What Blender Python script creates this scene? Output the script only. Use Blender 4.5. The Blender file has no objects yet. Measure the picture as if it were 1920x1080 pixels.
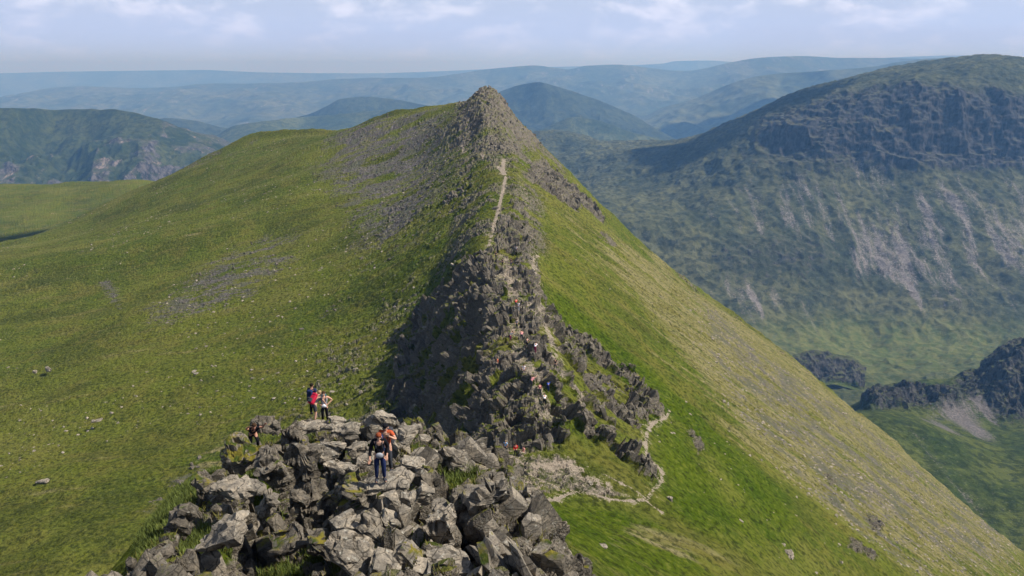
import bpy, bmesh, math, random, time
import numpy as np
from mathutils import Vector, Matrix, Euler
T0 = time.time()
def log(*a): print('[%.1fs]' % (time.time() - T0), *a)

# ------------------------------------------------------------------ camera
F = 1507.0; PITCH = math.radians(15.4); CP, SP = math.cos(PITCH), math.sin(PITCH)
scene = bpy.context.scene
cam_d = bpy.data.cameras.new('camera'); cam_d.sensor_width = 36.0; cam_d.lens = 36.0 * F / 1920
cam_d.clip_start = 0.5; cam_d.clip_end = 120000
cam = bpy.data.objects.new('camera', cam_d); scene.collection.objects.link(cam)
cam.rotation_euler = (math.radians(90) - PITCH, 0, 0)
scene.camera = cam

# ------------------------------------------------------------------ sky, sun, exposure
SUN_EL, SUN_AZ = math.radians(50), math.radians(96)      # azimuth clockwise from +Y (the view), so the sun is on the right
sund = Vector((math.sin(SUN_AZ) * math.cos(SUN_EL), math.cos(SUN_AZ) * math.cos(SUN_EL), math.sin(SUN_EL)))
world = bpy.data.worlds.new('World'); scene.world = world; world.use_nodes = True

def nd(nt, typ, ins=None, **props):
    n = nt.nodes.new(typ)
    for k, v in props.items(): setattr(n, k, v)
    for k, v in (ins or {}).items():
        if isinstance(v, bpy.types.NodeSocket): nt.links.new(v, n.inputs[k])
        else: n.inputs[k].default_value = v
    return n
def mth(nt, op, a, b=None, c=None, clamp=False):
    ins = {0: a}
    if b is not None: ins[1] = b
    if c is not None: ins[2] = c
    return nd(nt, 'ShaderNodeMath', ins, operation=op, use_clamp=clamp).outputs[0]
def mixc(nt, f, a, b, mode='MIX'):
    n = nd(nt, 'ShaderNodeMix', data_type='RGBA', blend_type=mode)
    for i, v in ((0, f), (6, a), (7, b)):
        if isinstance(v, bpy.types.NodeSocket): nt.links.new(v, n.inputs[i])
        else: n.inputs[i].default_value = (v + (1,)) if isinstance(v, tuple) and len(v) == 3 else v
    return n.outputs[2]
def sstep(nt, v, a, b):
    return nd(nt, 'ShaderNodeMapRange', {0: v, 1: a, 2: b, 3: 0.0, 4: 1.0}, interpolation_type='SMOOTHSTEP').outputs[0]
def noise(nt, vec, scale, detail=4, rough=.55, dist=0.0):
    return nd(nt, 'ShaderNodeTexNoise', {'Vector': vec, 'Scale': scale, 'Detail': detail, 'Roughness': rough, 'Distortion': dist}).outputs[0]
def mapping(nt, vec, scale=(1, 1, 1), rot=(0, 0, 0), loc=(0, 0, 0)):
    return nd(nt, 'ShaderNodeMapping', {'Vector': vec, 'Scale': scale, 'Rotation': rot, 'Location': loc}).outputs[0]

nt = world.node_tree; nt.nodes.clear()
sky = nd(nt, 'ShaderNodeTexSky', sky_type='NISHITA', sun_disc=False, sun_elevation=SUN_EL, sun_rotation=SUN_AZ, altitude=880, air_density=1.0, dust_density=1.6, ozone_density=1.0)
tc = nd(nt, 'ShaderNodeTexCoord').outputs['Generated']
sp = nd(nt, 'ShaderNodeSeparateXYZ', {0: tc})
cv = mapping(nt, tc, (1, 1, 2.3))
n1 = noise(nt, cv, 11.0, 7, .56, .15)
n2 = noise(nt, mapping(nt, cv, (1, 1, 1.2), loc=(7, 3, 2)), 3.6, 4, .5)
puff = noise(nt, mapping(nt, cv, (1, 1, 1), loc=(3, 1, 0)), 19.0, 6, .6, .2)
cov = mth(nt, 'ADD', mth(nt, 'MULTIPLY', n1, .6), mth(nt, 'MULTIPLY', n2, .4))
clo = mth(nt, 'MULTIPLY', sstep(nt, cov, .40, .56), mth(nt, 'SUBTRACT', 1.0, mth(nt, 'MULTIPLY', sstep(nt, sp.outputs[2], .12, .45), .8)))
lowhaze = mth(nt, 'SUBTRACT', 1.0, sstep(nt, sp.outputs[2], 0.0, 0.10))
bright = mixc(nt, sstep(nt, mth(nt, 'ADD', mth(nt, 'MULTIPLY', puff, .45), mth(nt, 'MULTIPLY', n1, .55)), .47, .64), (5.9, 6.9, 9.6), (10.2, 10.6, 12.8))
veil = mth(nt, 'MAXIMUM', mth(nt, 'MULTIPLY', clo, .85), mth(nt, 'MULTIPLY', mth(nt, 'SUBTRACT', 1.0, sstep(nt, sp.outputs[2], .09, .30)), .80))
SKYMIX = mixc(nt, veil, sky.outputs[0], bright)
SKYMIX = mixc(nt, mth(nt, 'MULTIPLY', lowhaze, .75), SKYMIX, (5.5, 7.2, 13.0))
bg = nd(nt, 'ShaderNodeBackground', {'Color': SKYMIX, 'Strength': 0.076})
nt.links.new(bg.outputs[0], nd(nt, 'ShaderNodeOutputWorld').inputs[0])

sl = bpy.data.lights.new('sun', 'SUN'); sl.energy = 5.0; sl.angle = math.radians(0.6); sl.color = (1.0, .95, .87)
so = bpy.data.objects.new('sun', sl); scene.collection.objects.link(so)
so.rotation_euler = sund.to_track_quat('Z', 'Y').to_euler()
vs = scene.view_settings; vs.view_transform = 'Standard'; vs.look = 'None'; vs.gamma = 1.0; vs.exposure = 0.38
HAZE_DENS = 1.15e-4
try:
    scene.cycles.volume_max_steps = 64; scene.cycles.volume_bounces = 0
except Exception: pass

# ------------------------------------------------------------------ helpers
col = scene.collection
def at(px, py, Y):
    u = (px - 960) / F; v = -(py - 540) / F; t = Y / (CP + v * SP)
    return (u * t, Y, t * (-SP + v * CP))
def tag(o, label=None, cat=None, group=None, kind=None):
    for k, v in (('label', label), ('category', cat), ('group', group), ('kind', kind)):
        if v: o[k] = v
    return o
def empty(name, loc, label, cat, group=None, rz=0):
    o = bpy.data.objects.new(name, None); col.objects.link(o); o.location = loc; o.rotation_euler = (0, 0, rz)
    o.empty_display_size = .2
    return tag(o, label, cat, group)
def hsh(ix, iy, iz, seed):
    h = (ix.astype(np.int64) * 73856093) ^ (iy.astype(np.int64) * 19349663) ^ (iz.astype(np.int64) * 83492791) ^ (seed * 2654435761 & 0x7fffffff)
    h = (h ^ (h >> 13)) * 1274126177 & 0x7fffffffffff
    h = h ^ (h >> 16)
    h = (h * 668265263) & 0x7fffffffffff
    return ((h >> 9) & 0xffffff).astype(np.float32) / 16777216.0
def vn2(x, y, seed=0):
    ix = np.floor(x); iy = np.floor(y); fx = (x - ix); fy = (y - iy)
    fx = fx * fx * fx * (fx * (fx * 6 - 15) + 10); fy = fy * fy * fy * (fy * (fy * 6 - 15) + 10)
    z = np.zeros_like(ix)
    a = hsh(ix, iy, z, seed); b = hsh(ix + 1, iy, z, seed); c_ = hsh(ix, iy + 1, z, seed); d = hsh(ix + 1, iy + 1, z, seed)
    return (a + (b - a) * fx + (c_ - a) * fy + (a - b - c_ + d) * fx * fy) * 2 - 1
def fbm(x, y, octv=4, seed=0, gain=.5, ridged=False):
    s = 0; a = 1; tot = 0
    for o in range(octv):
        n = vn2(x, y, seed + o * 17)
        if ridged: n = 1 - 2 * np.abs(n)
        s = s + a * n; tot += a; a *= gain
        x, y = x * 1.93 + y * .35 + 5.2, y * 1.93 - x * .35 + 1.3
    return s / tot
def vn3(x, y, z, seed=0):
    ix = np.floor(x); iy = np.floor(y); iz = np.floor(z)
    fx = x - ix; fy = y - iy; fz = z - iz
    fx = fx * fx * (3 - 2 * fx); fy = fy * fy * (3 - 2 * fy); fz = fz * fz * (3 - 2 * fz)
    r = 0
    for dx in (0, 1):
        for dy in (0, 1):
            for dz in (0, 1):
                w = (fx if dx else 1 - fx) * (fy if dy else 1 - fy) * (fz if dz else 1 - fz)
                r = r + w * hsh(ix + dx, iy + dy, iz + dz, seed)
    return r * 2 - 1
def fbm3(x, y, z, octv=3, seed=0, gain=.5):
    s = 0; a = 1; tot = 0
    for o in range(octv):
        s = s + a * vn3(x, y, z, seed + o * 17); tot += a; a *= gain; x, y, z = x * 2.03 + 3.1, y * 2.03 + .7, z * 2.03 + 9.2
    return s / tot
def facet3(P, size, rot, seed, tilt=.8):
    """broken-rock relief: every cell of a jittered, stretched and tilted lattice is a block with its own height and face angle"""
    R = np.array(Euler(rot).to_matrix(), dtype=np.float32)
    Q = (P @ R) / np.array(size, dtype=np.float32)
    I = np.floor(Q); best = np.full(len(Q), 1e9, np.float32); val = np.zeros(len(Q), np.float32); edge = np.full(len(Q), 1e9, np.float32)
    for dx in (-1, 0, 1):
        for dy in (-1, 0, 1):
            for dz in (-1, 0, 1):
                cx_, cy_, cz_ = I[:, 0] + dx, I[:, 1] + dy, I[:, 2] + dz
                jx = hsh(cx_, cy_, cz_, seed); jy = hsh(cx_, cy_, cz_, seed + 1); jz = hsh(cx_, cy_, cz_, seed + 2)
                ax = Q[:, 0] - (cx_ + jx); ay = Q[:, 1] - (cy_ + jy); az = Q[:, 2] - (cz_ + jz)
                d = np.abs(ax) * .6 + np.abs(ay) * .6 + np.abs(az) * .6 + .4 * (ax * ax + ay * ay + az * az)
                h = hsh(cx_, cy_, cz_, seed + 3) * 2 - 1
                g = tilt * (ax * (hsh(cx_, cy_, cz_, seed + 4) * 2 - 1) + ay * (hsh(cx_, cy_, cz_, seed + 5) * 2 - 1) + az * (hsh(cx_, cy_, cz_, seed + 6) * 2 - 1))
                m = d < best
                edge = np.where(m, best - d, np.minimum(edge, d - best)); val = np.where(m, h + g, val); best = np.where(m, d, best)
    return val, np.clip(edge * 6, 0, 1)
def pchip(xk, yk, x):
    """monotone cubic through (xk, yk[k, ...]) at x"""
    xk = np.asarray(xk, float); yk = np.asarray(yk, float); h = np.diff(xk); sh = (-1,) + (1,) * (yk.ndim - 1)
    d = np.diff(yk, axis=0) / h.reshape(sh); m = np.zeros_like(yk)
    w1 = (2 * h[1:] + h[:-1]).reshape(sh); w2 = (h[1:] + 2 * h[:-1]).reshape(sh)
    ok = d[1:] * d[:-1] > 0
    with np.errstate(divide='ignore', invalid='ignore'):
        hm = (w1 + w2) / (w1 / d[:-1] + w2 / d[1:])
    m[1:-1] = np.where(ok, hm, 0); m[0] = d[0]; m[-1] = d[-1]
    i = np.clip(np.searchsorted(xk, x) - 1, 0, len(h) - 1); t = ((x - xk[i]) / h[i]).reshape(sh); hh = h[i].reshape(sh)
    return yk[i] * (1 + 2 * t) * (1 - t) ** 2 + m[i] * hh * t * (1 - t) ** 2 + yk[i + 1] * t * t * (3 - 2 * t) + m[i + 1] * hh * t * t * (t - 1)
def ss(x, a, b):
    t = np.clip((x - a) / (b - a), 0, 1); return t * t * (3 - 2 * t)
def grid_mesh(name, P, attrs, mat, smooth=False):
    nr, nc = P.shape[:2]
    me = bpy.data.meshes.new(name); me.vertices.add(nr * nc)
    me.vertices.foreach_set('co', np.ascontiguousarray(P.reshape(-1), dtype=np.float32))
    idx = np.arange(nr * nc, dtype=np.int32).reshape(nr, nc)
    q = np.stack([idx[:-1, :-1], idx[:-1, 1:], idx[1:, 1:], idx[1:, :-1]], -1).reshape(-1, 4)
    me.loops.add(q.size); me.loops.foreach_set('vertex_index', q.reshape(-1))
    me.polygons.add(len(q)); me.polygons.foreach_set('loop_start', np.arange(0, q.size, 4, dtype=np.int32))
    me.polygons.foreach_set('use_smooth', np.full(len(q), smooth, dtype=bool))
    me.update(calc_edges=True)
    for k, v in attrs.items():
        a = me.attributes.new(k, 'FLOAT', 'POINT'); a.data.foreach_set('value', np.ascontiguousarray(v.reshape(-1), dtype=np.float32))
    me.materials.append(mat)
    o = bpy.data.objects.new(name, me); col.objects.link(o)
    return o
def soup(name, V, Fc, mat, parent=None, smooth=False):
    me = bpy.data.meshes.new(name); me.from_pydata([tuple(v) for v in V], [], Fc)
    me.polygons.foreach_set('use_smooth', np.full(len(me.polygons), smooth, dtype=bool)); me.update()
    if mat: me.materials.append(mat)
    o = bpy.data.objects.new(name, me); col.objects.link(o)
    if parent: o.parent = parent
    return o
def tri_soup(name, V, T, mat):
    me = bpy.data.meshes.new(name); me.vertices.add(len(V)); me.vertices.foreach_set('co', np.ascontiguousarray(V.reshape(-1), dtype=np.float32))
    me.loops.add(T.size); me.loops.foreach_set('vertex_index', np.ascontiguousarray(T.reshape(-1), dtype=np.int32))
    me.polygons.add(len(T)); me.polygons.foreach_set('loop_start', np.arange(0, T.size, 3, dtype=np.int32)); me.polygons.foreach_set('use_smooth', np.zeros(len(T), dtype=bool)); me.update(calc_edges=True)
    me.materials.append(mat); o = bpy.data.objects.new(name, me); col.objects.link(o); return o

# ------------------------------------------------------------------ materials
def new_mat(name):
    m = bpy.data.materials.new(name); m.use_nodes = True; t = m.node_tree; t.nodes.clear()
    b = nd(t, 'ShaderNodeBsdfPrincipled', {'Roughness': .95, 'Specular IOR Level': .03})
    nd(t, 'ShaderNodeOutputMaterial', {0: b.outputs[0]})
    return m, t, b
def plain(name, c, rough=.8, var=.25, scale=30.0):
    m, t, b = new_mat(name); o = nd(t, 'ShaderNodeTexCoord').outputs['Object']
    n = noise(t, o, scale, 4)
    lo = tuple(x * (1 - var) for x in c); hi = tuple(min(1, x * (1 + var)) for x in c)
    t.links.new(mixc(t, sstep(t, n, .3, .7), lo, hi), b.inputs['Base Color']); b.inputs['Roughness'].default_value = rough
    return m
def rock_color(t, vec, tone=1.0, warm=0.0):
    n1 = noise(t, vec, .45, 5, .6); n2 = noise(t, vec, 3.2, 6, .65); n3 = noise(t, vec, 14, 5, .7)
    a = mixc(t, sstep(t, n1, .3, .7), (.165 * tone, .145 * tone, .118 * tone), (.27 * tone, .235 * tone, .185 * tone))
    a = mixc(t, sstep(t, n2, .42, .68), a, (.37 * tone, .312 * tone, .235 * tone))
    a = mixc(t, mth(t, 'MULTIPLY', sstep(t, n3, .5, .36), .7), a, (.06 * tone, .055 * tone, .05 * tone))
    li = noise(t, mapping(t, vec, loc=(9, 4, 1)), 6.5, 3, .6)
    a = mixc(t, mth(t, 'MULTIPLY', sstep(t, li, .60, .68), .6), a, (.46 * tone, .44 * tone, .37 * tone))
    return a
def terrain_mat():
    m, t, b = new_mat('fellside')
    pos = nd(t, 'ShaderNodeNewGeometry').outputs['Position']; nrm = nd(t, 'ShaderNodeNewGeometry').outputs['True Normal']
    at_ = lambda k: nd(t, 'ShaderNodeAttribute', attribute_name=k).outputs['Fac']
    rock, scree, path, dry, lush = at_('rock'), at_('scree'), at_('path'), at_('dry'), at_('lush')
    big = noise(t, pos, .018, 4, .55); mid = noise(t, pos, .11, 5, .6); fine = noise(t, pos, 1.1, 6, .7); vfine = noise(t, pos, 5.5, 4, .7)
    streak = noise(t, mapping(t, pos, (.035, .22, .035)), 1.0, 6, .62)
    streak2 = noise(t, mapping(t, pos, (.10, .75, .10)), 1.0, 6, .65)
    g = mixc(t, sstep(t, big, .36, .64), (.074, .099, .011), (.112, .128, .017))
    g = mixc(t, mth(t, 'MULTIPLY', sstep(t, noise(t, mapping(t, pos, (.6, 1, 1), loc=(50, 9, 0)), .035, 5, .65), .48, .62), .55), g, (.058, .064, .012))
    g = mixc(t, mth(t, 'MULTIPLY', sstep(t, mid, .46, .66), .6), g, (.146, .132, .028))
    g = mixc(t, mth(t, 'MULTIPLY', sstep(t, streak, .50, .66), .45), g, (.125, .108, .026))
    g = mixc(t, lush, g, mixc(t, sstep(t, mid, .35, .65), (.044, .076, .003), (.070, .100, .005)))
    rush = sstep(t, noise(t, mapping(t, pos, (.7, 1, 1), loc=(13, 70, 5)), .028, 6, .68), .54, .64)
    g = mixc(t, mth(t, 'MULTIPLY', rush, .62), g, (.046, .056, .010))
    bleach = sstep(t, noise(t, mapping(t, pos, (.5, 1, 1), loc=(63, 7, 5)), .021, 6, .66), .52, .66)
    g = mixc(t, mth(t, 'MULTIPLY', bleach, .65), g, (.160, .154, .036))
    # dry upland grass, in streaks down the fall line
    dm = sstep(t, mth(t, 'ADD', dry, mth(t, 'MULTIPLY', mth(t, 'SUBTRACT', streak, .5), 3.0)), .30, .75)
    g = mixc(t, dm, g, mixc(t, sstep(t, streak2, .35, .65), (.125, .115, .026), (.235, .205, .105)))
    # tussocks: dark holes and pale tips
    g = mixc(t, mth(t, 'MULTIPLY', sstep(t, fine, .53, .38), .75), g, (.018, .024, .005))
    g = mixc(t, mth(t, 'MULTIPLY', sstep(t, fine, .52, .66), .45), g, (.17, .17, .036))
    # bare earth and stones among grass
    stone = sstep(t, noise(t, pos, .85, 7, .85), .66, .70)
    stz = sstep(t, noise(t, mapping(t, pos, loc=(40, 11, 3)), .06, 4, .6), .45, .62)
    g = mixc(t, mth(t, 'MULTIPLY', mth(t, 'MULTIPLY', stone, stz), .8), g, (.30, .28, .24))
    # scree
    sc_n = noise(t, pos, 1.6, 6, .8)
    sc = mixc(t, sstep(t, sc_n, .36, .62), (.035, .031, .030), (.165, .146, .136))
    sc = mixc(t, mth(t, 'MULTIPLY', sstep(t, mid, .50, .62), .55), sc, (.085, .095, .035))
    sm = sstep(t, mth(t, 'ADD', scree, mth(t, 'ADD', mth(t, 'MULTIPLY', mth(t, 'SUBTRACT', mid, .5), 1.3), mth(t, 'ADD', mth(t, 'MULTIPLY', mth(t, 'SUBTRACT', sc_n, .5), .9), mth(t, 'MULTIPLY', mth(t, 'SUBTRACT', streak2, .5), 1.3)))), .42, .62)
    cgr = mixc(t, sm, g, sc)
    # rock
    rv = mapping(t, pos, (1, 1, 1), (.3, .5, .2))
    rc = rock_color(t, rv, .62)
    rm = sstep(t, mth(t, 'ADD', rock, mth(t, 'ADD', mth(t, 'MULTIPLY', mth(t, 'SUBTRACT', fine, .5), 1.0), mth(t, 'MULTIPLY', mth(t, 'SUBTRACT', mid, .5), .5))), .42, .58)
    moss = sstep(t, mth(t, 'ADD', nd(t, 'ShaderNodeSeparateXYZ', {0: nrm}).outputs[2], mth(t, 'MULTIPLY', mth(t, 'SUBTRACT', mid, .5), 1.6)), .66, .92)
    rc = mixc(t, mth(t, 'MULTIPLY', moss, at_('mossy')), rc, mixc(t, sstep(t, fine, .35, .65), (.045, .062, .014), (.15, .145, .03)))
    c = mixc(t, rm, cgr, rc)
    pm = sstep(t, mth(t, 'ADD', path, mth(t, 'MULTIPLY', mth(t, 'ADD', mth(t, 'SUBTRACT', fine, .5), mth(t, 'MULTIPLY', mth(t, 'SUBTRACT', vfine, .5), .6)), 1.7)), .46, .64)
    c = mixc(t, pm, c, mixc(t, sstep(t, vfine, .3, .7), (.19, .155, .115), (.37, .31, .24)))
    t.links.new(c, b.inputs['Base Color'])
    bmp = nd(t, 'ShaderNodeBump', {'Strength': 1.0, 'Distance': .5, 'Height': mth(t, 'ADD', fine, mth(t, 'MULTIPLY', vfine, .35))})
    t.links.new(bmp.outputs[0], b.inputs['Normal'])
    return m
M_TERR = terrain_mat()
def boulder_mat(name, tone, seedloc, moss=0.35):
    m, t, b = new_mat(name)
    o = nd(t, 'ShaderNodeNewGeometry'); pos = mapping(t, o.outputs['Position'], loc=seedloc)
    c = rock_color(t, pos, tone)
    seam = nd(t, 'ShaderNodeTexVoronoi', {'Vector': mapping(t, pos, (1, .7, 1.6), (.4, .5, .2)), 'Scale': 1.5}, feature='DISTANCE_TO_EDGE').outputs[0]
    c = mixc(t, mth(t, 'MULTIPLY', sstep(t, mth(t, 'ADD', seam, mth(t, 'MULTIPLY', noise(t, pos, 5, 4), .06)), .065, .035), .75), c, (.035, .032, .026))
    c = mixc(t, mth(t, 'MULTIPLY', sstep(t, noise(t, pos, .7, 4, .6), .52, .62), .5), c, (.085 * tone, .078 * tone, .066 * tone))
    up = nd(t, 'ShaderNodeSeparateXYZ', {0: o.outputs['Normal']}).outputs[2]
    mn = noise(t, pos, .8, 5, .65)
    mm = sstep(t, mth(t, 'ADD', mth(t, 'MULTIPLY', up, .35), mn), .98 - moss * .5, 1.08 - moss * .5)
    c = mixc(t, mm, c, mixc(t, sstep(t, noise(t, pos, 2.2, 4), .4, .6), (.05, .07, .015), (.19, .16, .03)))
    t.links.new(c, b.inputs['Base Color'])
    crack = noise(t, mapping(t, pos, (1, 1, 3.5), (.5, .3, .2)), 2.6, 8, .75)
    bmp = nd(t, 'ShaderNodeBump', {'Strength': .9, 'Distance': .14, 'Height': crack})
    t.links.new(bmp.outputs[0], b.inputs['Normal'])
    return m
def hill_mat(name, c1, c2, rockc=(.17, .165, .16), screec=(.22, .20, .19), scale=.004, floor=None):
    m, t, b = new_mat(name)
    pos = nd(t, 'ShaderNodeNewGeometry').outputs['Position']
    at_ = lambda k: nd(t, 'ShaderNodeAttribute', attribute_name=k).outputs['Fac']
    a = noise(t, pos, scale, 6, .6); f_ = noise(t, pos, scale * 9, 7, .72); ff = noise(t, pos, scale * 40, 5, .7)
    g = mixc(t, sstep(t, a, .35, .65), c1, c2)
    g = mixc(t, mth(t, 'MULTIPLY', sstep(t, f_, .54, .42), .75), g, tuple(x * .5 for x in c1))
    g = mixc(t, mth(t, 'MULTIPLY', sstep(t, f_, .55, .68), .5), g, tuple(x * 1.5 for x in c2))
    g = mixc(t, mth(t, 'MULTIPLY', sstep(t, ff, .60, .68), .5), g, (.24, .23, .19))
    st = noise(t, mapping(t, pos, (.030, .004, .006)), 1.0, 6, .65)
    sm = sstep(t, mth(t, 'ADD', at_('scree'), mth(t, 'ADD', mth(t, 'MULTIPLY', mth(t, 'SUBTRACT', st, .5), 2.2), mth(t, 'MULTIPLY', mth(t, 'SUBTRACT', ff, .5), .8))), .38, .72)
    g = mixc(t, sm, g, mixc(t, sstep(t, ff, .3, .7), tuple(x * .6 for x in screec), tuple(x * 1.3 for x in screec)))
    rm = sstep(t, mth(t, 'ADD', at_('rock'), mth(t, 'MULTIPLY', mth(t, 'SUBTRACT', f_, .5), 1.4)), .42, .60)
    zf = nd(t, 'ShaderNodeSeparateXYZ', {0: pos}).outputs[2]
    if floor: g = mixc(t, mth(t, 'MULTIPLY', sstep(t, zf, floor + 45, floor), .7), g, mixc(t, sstep(t, f_, .4, .6), (.085, .118, .028), (.145, .155, .046)))
    ck = noise(t, mapping(t, pos, (1, 1, .22), (.1, .12, 0)), scale * 16, 6, .75)
    g = mixc(t, rm, g, mixc(t, sstep(t, ck, .40, .60), tuple(x * .25 for x in rockc), tuple(x * 1.5 for x in rockc)))
    gl_ = sstep(t, mth(t, 'ADD', nd(t, 'ShaderNodeSeparateXYZ', {0: nd(t, 'ShaderNodeNewGeometry').outputs['Normal']}).outputs[2], mth(t, 'SUBTRACT', f_, .5)), .80, .95)
    g = mixc(t, mth(t, 'MULTIPLY', mth(t, 'MULTIPLY', gl_, rm), .6), g, c2)
    t.links.new(g, b.inputs['Base Color'])
    bmp = nd(t, 'ShaderNodeBump', {'Strength': 1.0, 'Distance': 6.0, 'Height': f_})
    t.links.new(bmp.outputs[0], b.inputs['Normal'])
    return m

# ------------------------------------------------------------------ the ridge: cross-sections lofted along the ridge
# every station: Y, then eleven (x, z) from far left to far right; p() reads a point of the slope at that distance
def p(px, py): return ('p', px, py)
ST = [
 (-30, [(-260,-120),(-110,-60),(-60,-25),(-30,6),(-16,14),(-6,18),(2,18),(8,12),(30,-4),(70,-36),(240,-170)]),
 (-4, [(-260,-130),(-90,-66),(-42,-34),(-16,-9),(-8,-2.5),(-4,0.2),(1,0.2),(4,-2.5),(14,-11),(45,-38),(200,-165)]),
 (4,  [(-280,-130),(-90,-70),(-44,-38),(-16,-15),(-11,-9),(-6,-4.4),(1,-4.2),(3.5,-7.5),(14,-17),(48,-46),(200,-172)]),
 (12, [(-300,-130),(-95,-75),(-46,-44),(-17,-20),(-12.5,-13.5),(-8,-10.2),(0.5,-10.0),(3.0,-13.5),(14,-24),(50,-52),(200,-176)]),
 (20, [(-300,-128),(-98,-80),(-48,-48),(-17.5,-23.5),(-13.2,-15.9),(-9.5,-13.6),(0.8,-12.6),(2.6,-16.0),(14,-26.5),(50,-55),(200,-178)]),
 (30, [(-310,-126),(-100,-84),(-50,-54),(-19.5,-27),(-14.6,-17.9),(-10,-16.2),(-1.0,-15.2),(1.6,-19.5),(14,-30),(50,-60),(200,-180)]),
 (37, [(-310,-124),(-100,-87),(-52,-60),(-21.5,-30.5),(-16,-20.6),(-10,-18.0),(-6.0,-17.4),(-1.5,-23.5),(14,-34),(50,-63),(200,-182)]),
 (46, [(-320,-122),(-105,-90),(-55,-66),(-24,-43),(-14,-32),(-8,-26),(-4,-26),(0,-30),(16,-41),(52,-68),(210,-190)]),
 (64, [(-330,-121),(-110,-94),(-60,-74),(-32,-56),(-16,-44),(-6,-37.5),(-2,-37.5),(4,-40.5),(20,-51),(60,-81),(220,-206)]),
 (84, [(-350,-121),(-125,-98),(-72,-87),(-40,-73),(-20,-60),(-7,-46.6),(0,-45.6),(9,-48),(19,-52),(70,-93),(240,-222)]),
 (92, [(-350,-121),(-128,-98),(-75,-87),(-44,-78),(-21,-65),(-7,-48.6),(1,-45.0),(11,-47.6),(20,-52.4),(72,-95),(250,-230)]),
 (99, [(-355,-121),(-130,-98),(-78,-87),(-48,-81),(-20,-68),(-4.5,-43.6),(2.5,-38.9),(10,-45.5),(22,-54),(76,-98),(255,-236)]),
 (112,[(-360,-121),(-132,-98),(-80,-87),(-50,-82),(-19,-69),(-1.2,-39.8),(4.0,-39.4),(13,-47.5),(26,-56),(82,-102),(265,-246)]),
 (135,[(-365,-120),(-138,-98),(-84,-87),(-54,-83),(-20.5,-70),(-1,-42.2),(3.5,-41.8),(12,-50),(32,-63),(90,-108),(280,-258)]),
 (155,[(-370,-120),(-145,-98),(-92,-89),(-56,-83),(-23,-70.5),(-1.5,-43.2),(3.0,-43.0),(10,-49.5),(36,-68),(98,-114),(290,-266)]),
 (190,[(-385,-120),(-160,-99),(-100,-89),(-62,-82),(-27,-69),(-5,-44.0),(2,-44.0),(10,-49.5),(44,-74),(110,-123),(300,-272)]),
 (240,[(-420,-122),(-190,-102),(-114,-88),(-62,-77),(-24,-57),(-7,-43.2),(-1,-42.6),(8,-47.5),(52,-80),(124,-133),(310,-280)]),
 (300,[(-450,-124),(-225,-105),(-140,-88),(-58,-66),(-18,-44.5),(-6,-37.8),(0,-37.5),(9,-42.5),(60,-80),(138,-138),(318,-286)]),
 (340,[(-470,-125),(-240,-103),(-140,-84),(-52,-56),(-20,-38.5),(-9,-32.8),(-2,-32.6),(7,-38.5),(60,-81),(138,-140),(316,-286)]),
 (380,[(-500,-127),p(0,498),p(470,405),p(772,330),p(880,262),p(915,232),p(935,234),p(985,300),p(1185,490),p(1420,690),p(1890,1040)]),
 (415,[(-520,-128),p(0,485),p(480,370),p(780,288),p(868,213),p(908,180),p(920,180),p(978,240),p(1190,452),p(1420,632),p(1905,1035)]),
 (432,[(-530,-129),p(0,480),p(480,355),p(770,262),p(858,209),p(912,164),p(917,164),p(972,224),p(1195,448),p(1410,612),p(1918,1036)]),
 (455,[(-540,-130),p(0,475),p(480,342),p(765,250),p(850,206),p(888,190),p(920,196),p(990,275),p(1205,510),p(1430,690),p(1950,1110)]),
 (490,[(-560,-133),p(0,468),p(470,325),p(690,240),p(800,203),p(846,193),p(880,215),p(990,330),p(1215,590),p(1440,780),p(1980,1200)]),
 (530,[(-580,-138),p(0,461),p(450,300),p(610,255),p(665,240),p(735,209),p(800,260),p(980,400),p(1215,640),p(1440,840),p(2000,1260)]),
 (570,[(-600,-146),p(0,457),p(350,318),p(545,262),p(600,252),p(636,240),p(720,290),p(960,450),p(1215,680),p(1440,880),p(2000,1280)]),
 (600,[(-620,-152),p(0,457),p(210,378),p(360,305),p(440,266),p(482,250),p(590,300),p(930,480),p(1215,700),p(1440,900),p(2000,1290)]),
 (620,[(-640,-160),(-420,-150),(-350,-130),(-270,-98),(-220,-72),(-195,-62),(-130,-90),(0,-160),(110,-260),(210,-350),(460,-560)]),
 (690,[(-700,-176),(-500,-165),(-420,-155),(-340,-140),(-290,-130),(-250,-122),(-180,-150),(0,-250),(130,-340),(240,-410),(480,-560)]),
 (760,[(-800,-165),(-560,-157),(-480,-149),(-410,-143),(-360,-140),(-320,-138),(-240,-170),(0,-300),(150,-400),(260,-470),(500,-560)]),
 (900,[(-1000,-148),(-640,-140),(-560,-134),(-470,-128),(-420,-124),(-380,-130),(-300,-180),(0,-340),(150,-440),(260,-500),(500,-560)]),
 (960,[(-1100,-152),(-700,-140),(-620,-137),(-540,-135),(-470,-136),(-420,-150),(-320,-220),(0,-400),(150,-480),(260,-520),(500,-570)]),
 (1080,[(-1200,-240),(-800,-230),(-700,-230),(-600,-230),(-500,-250),(-440,-280),(-340,-330),(0,-450),(150,-520),(260,-550),(500,-580)]),
]
SY = np.array([s[0] for s in ST], float)
SX = np.zeros((len(ST), 11)); SZ = np.zeros((len(ST), 11))
for i, (Y, pts) in enumerate(ST):
    for j, q in enumerate(pts):
        if q[0] == 'p': a = at(q[1], q[2], max(Y, 1)); SX[i, j], SZ[i, j] = a[0], a[2]
        else: SX[i, j], SZ[i, j] = q
f32 = lambda a: a.astype(np.float32)
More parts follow.
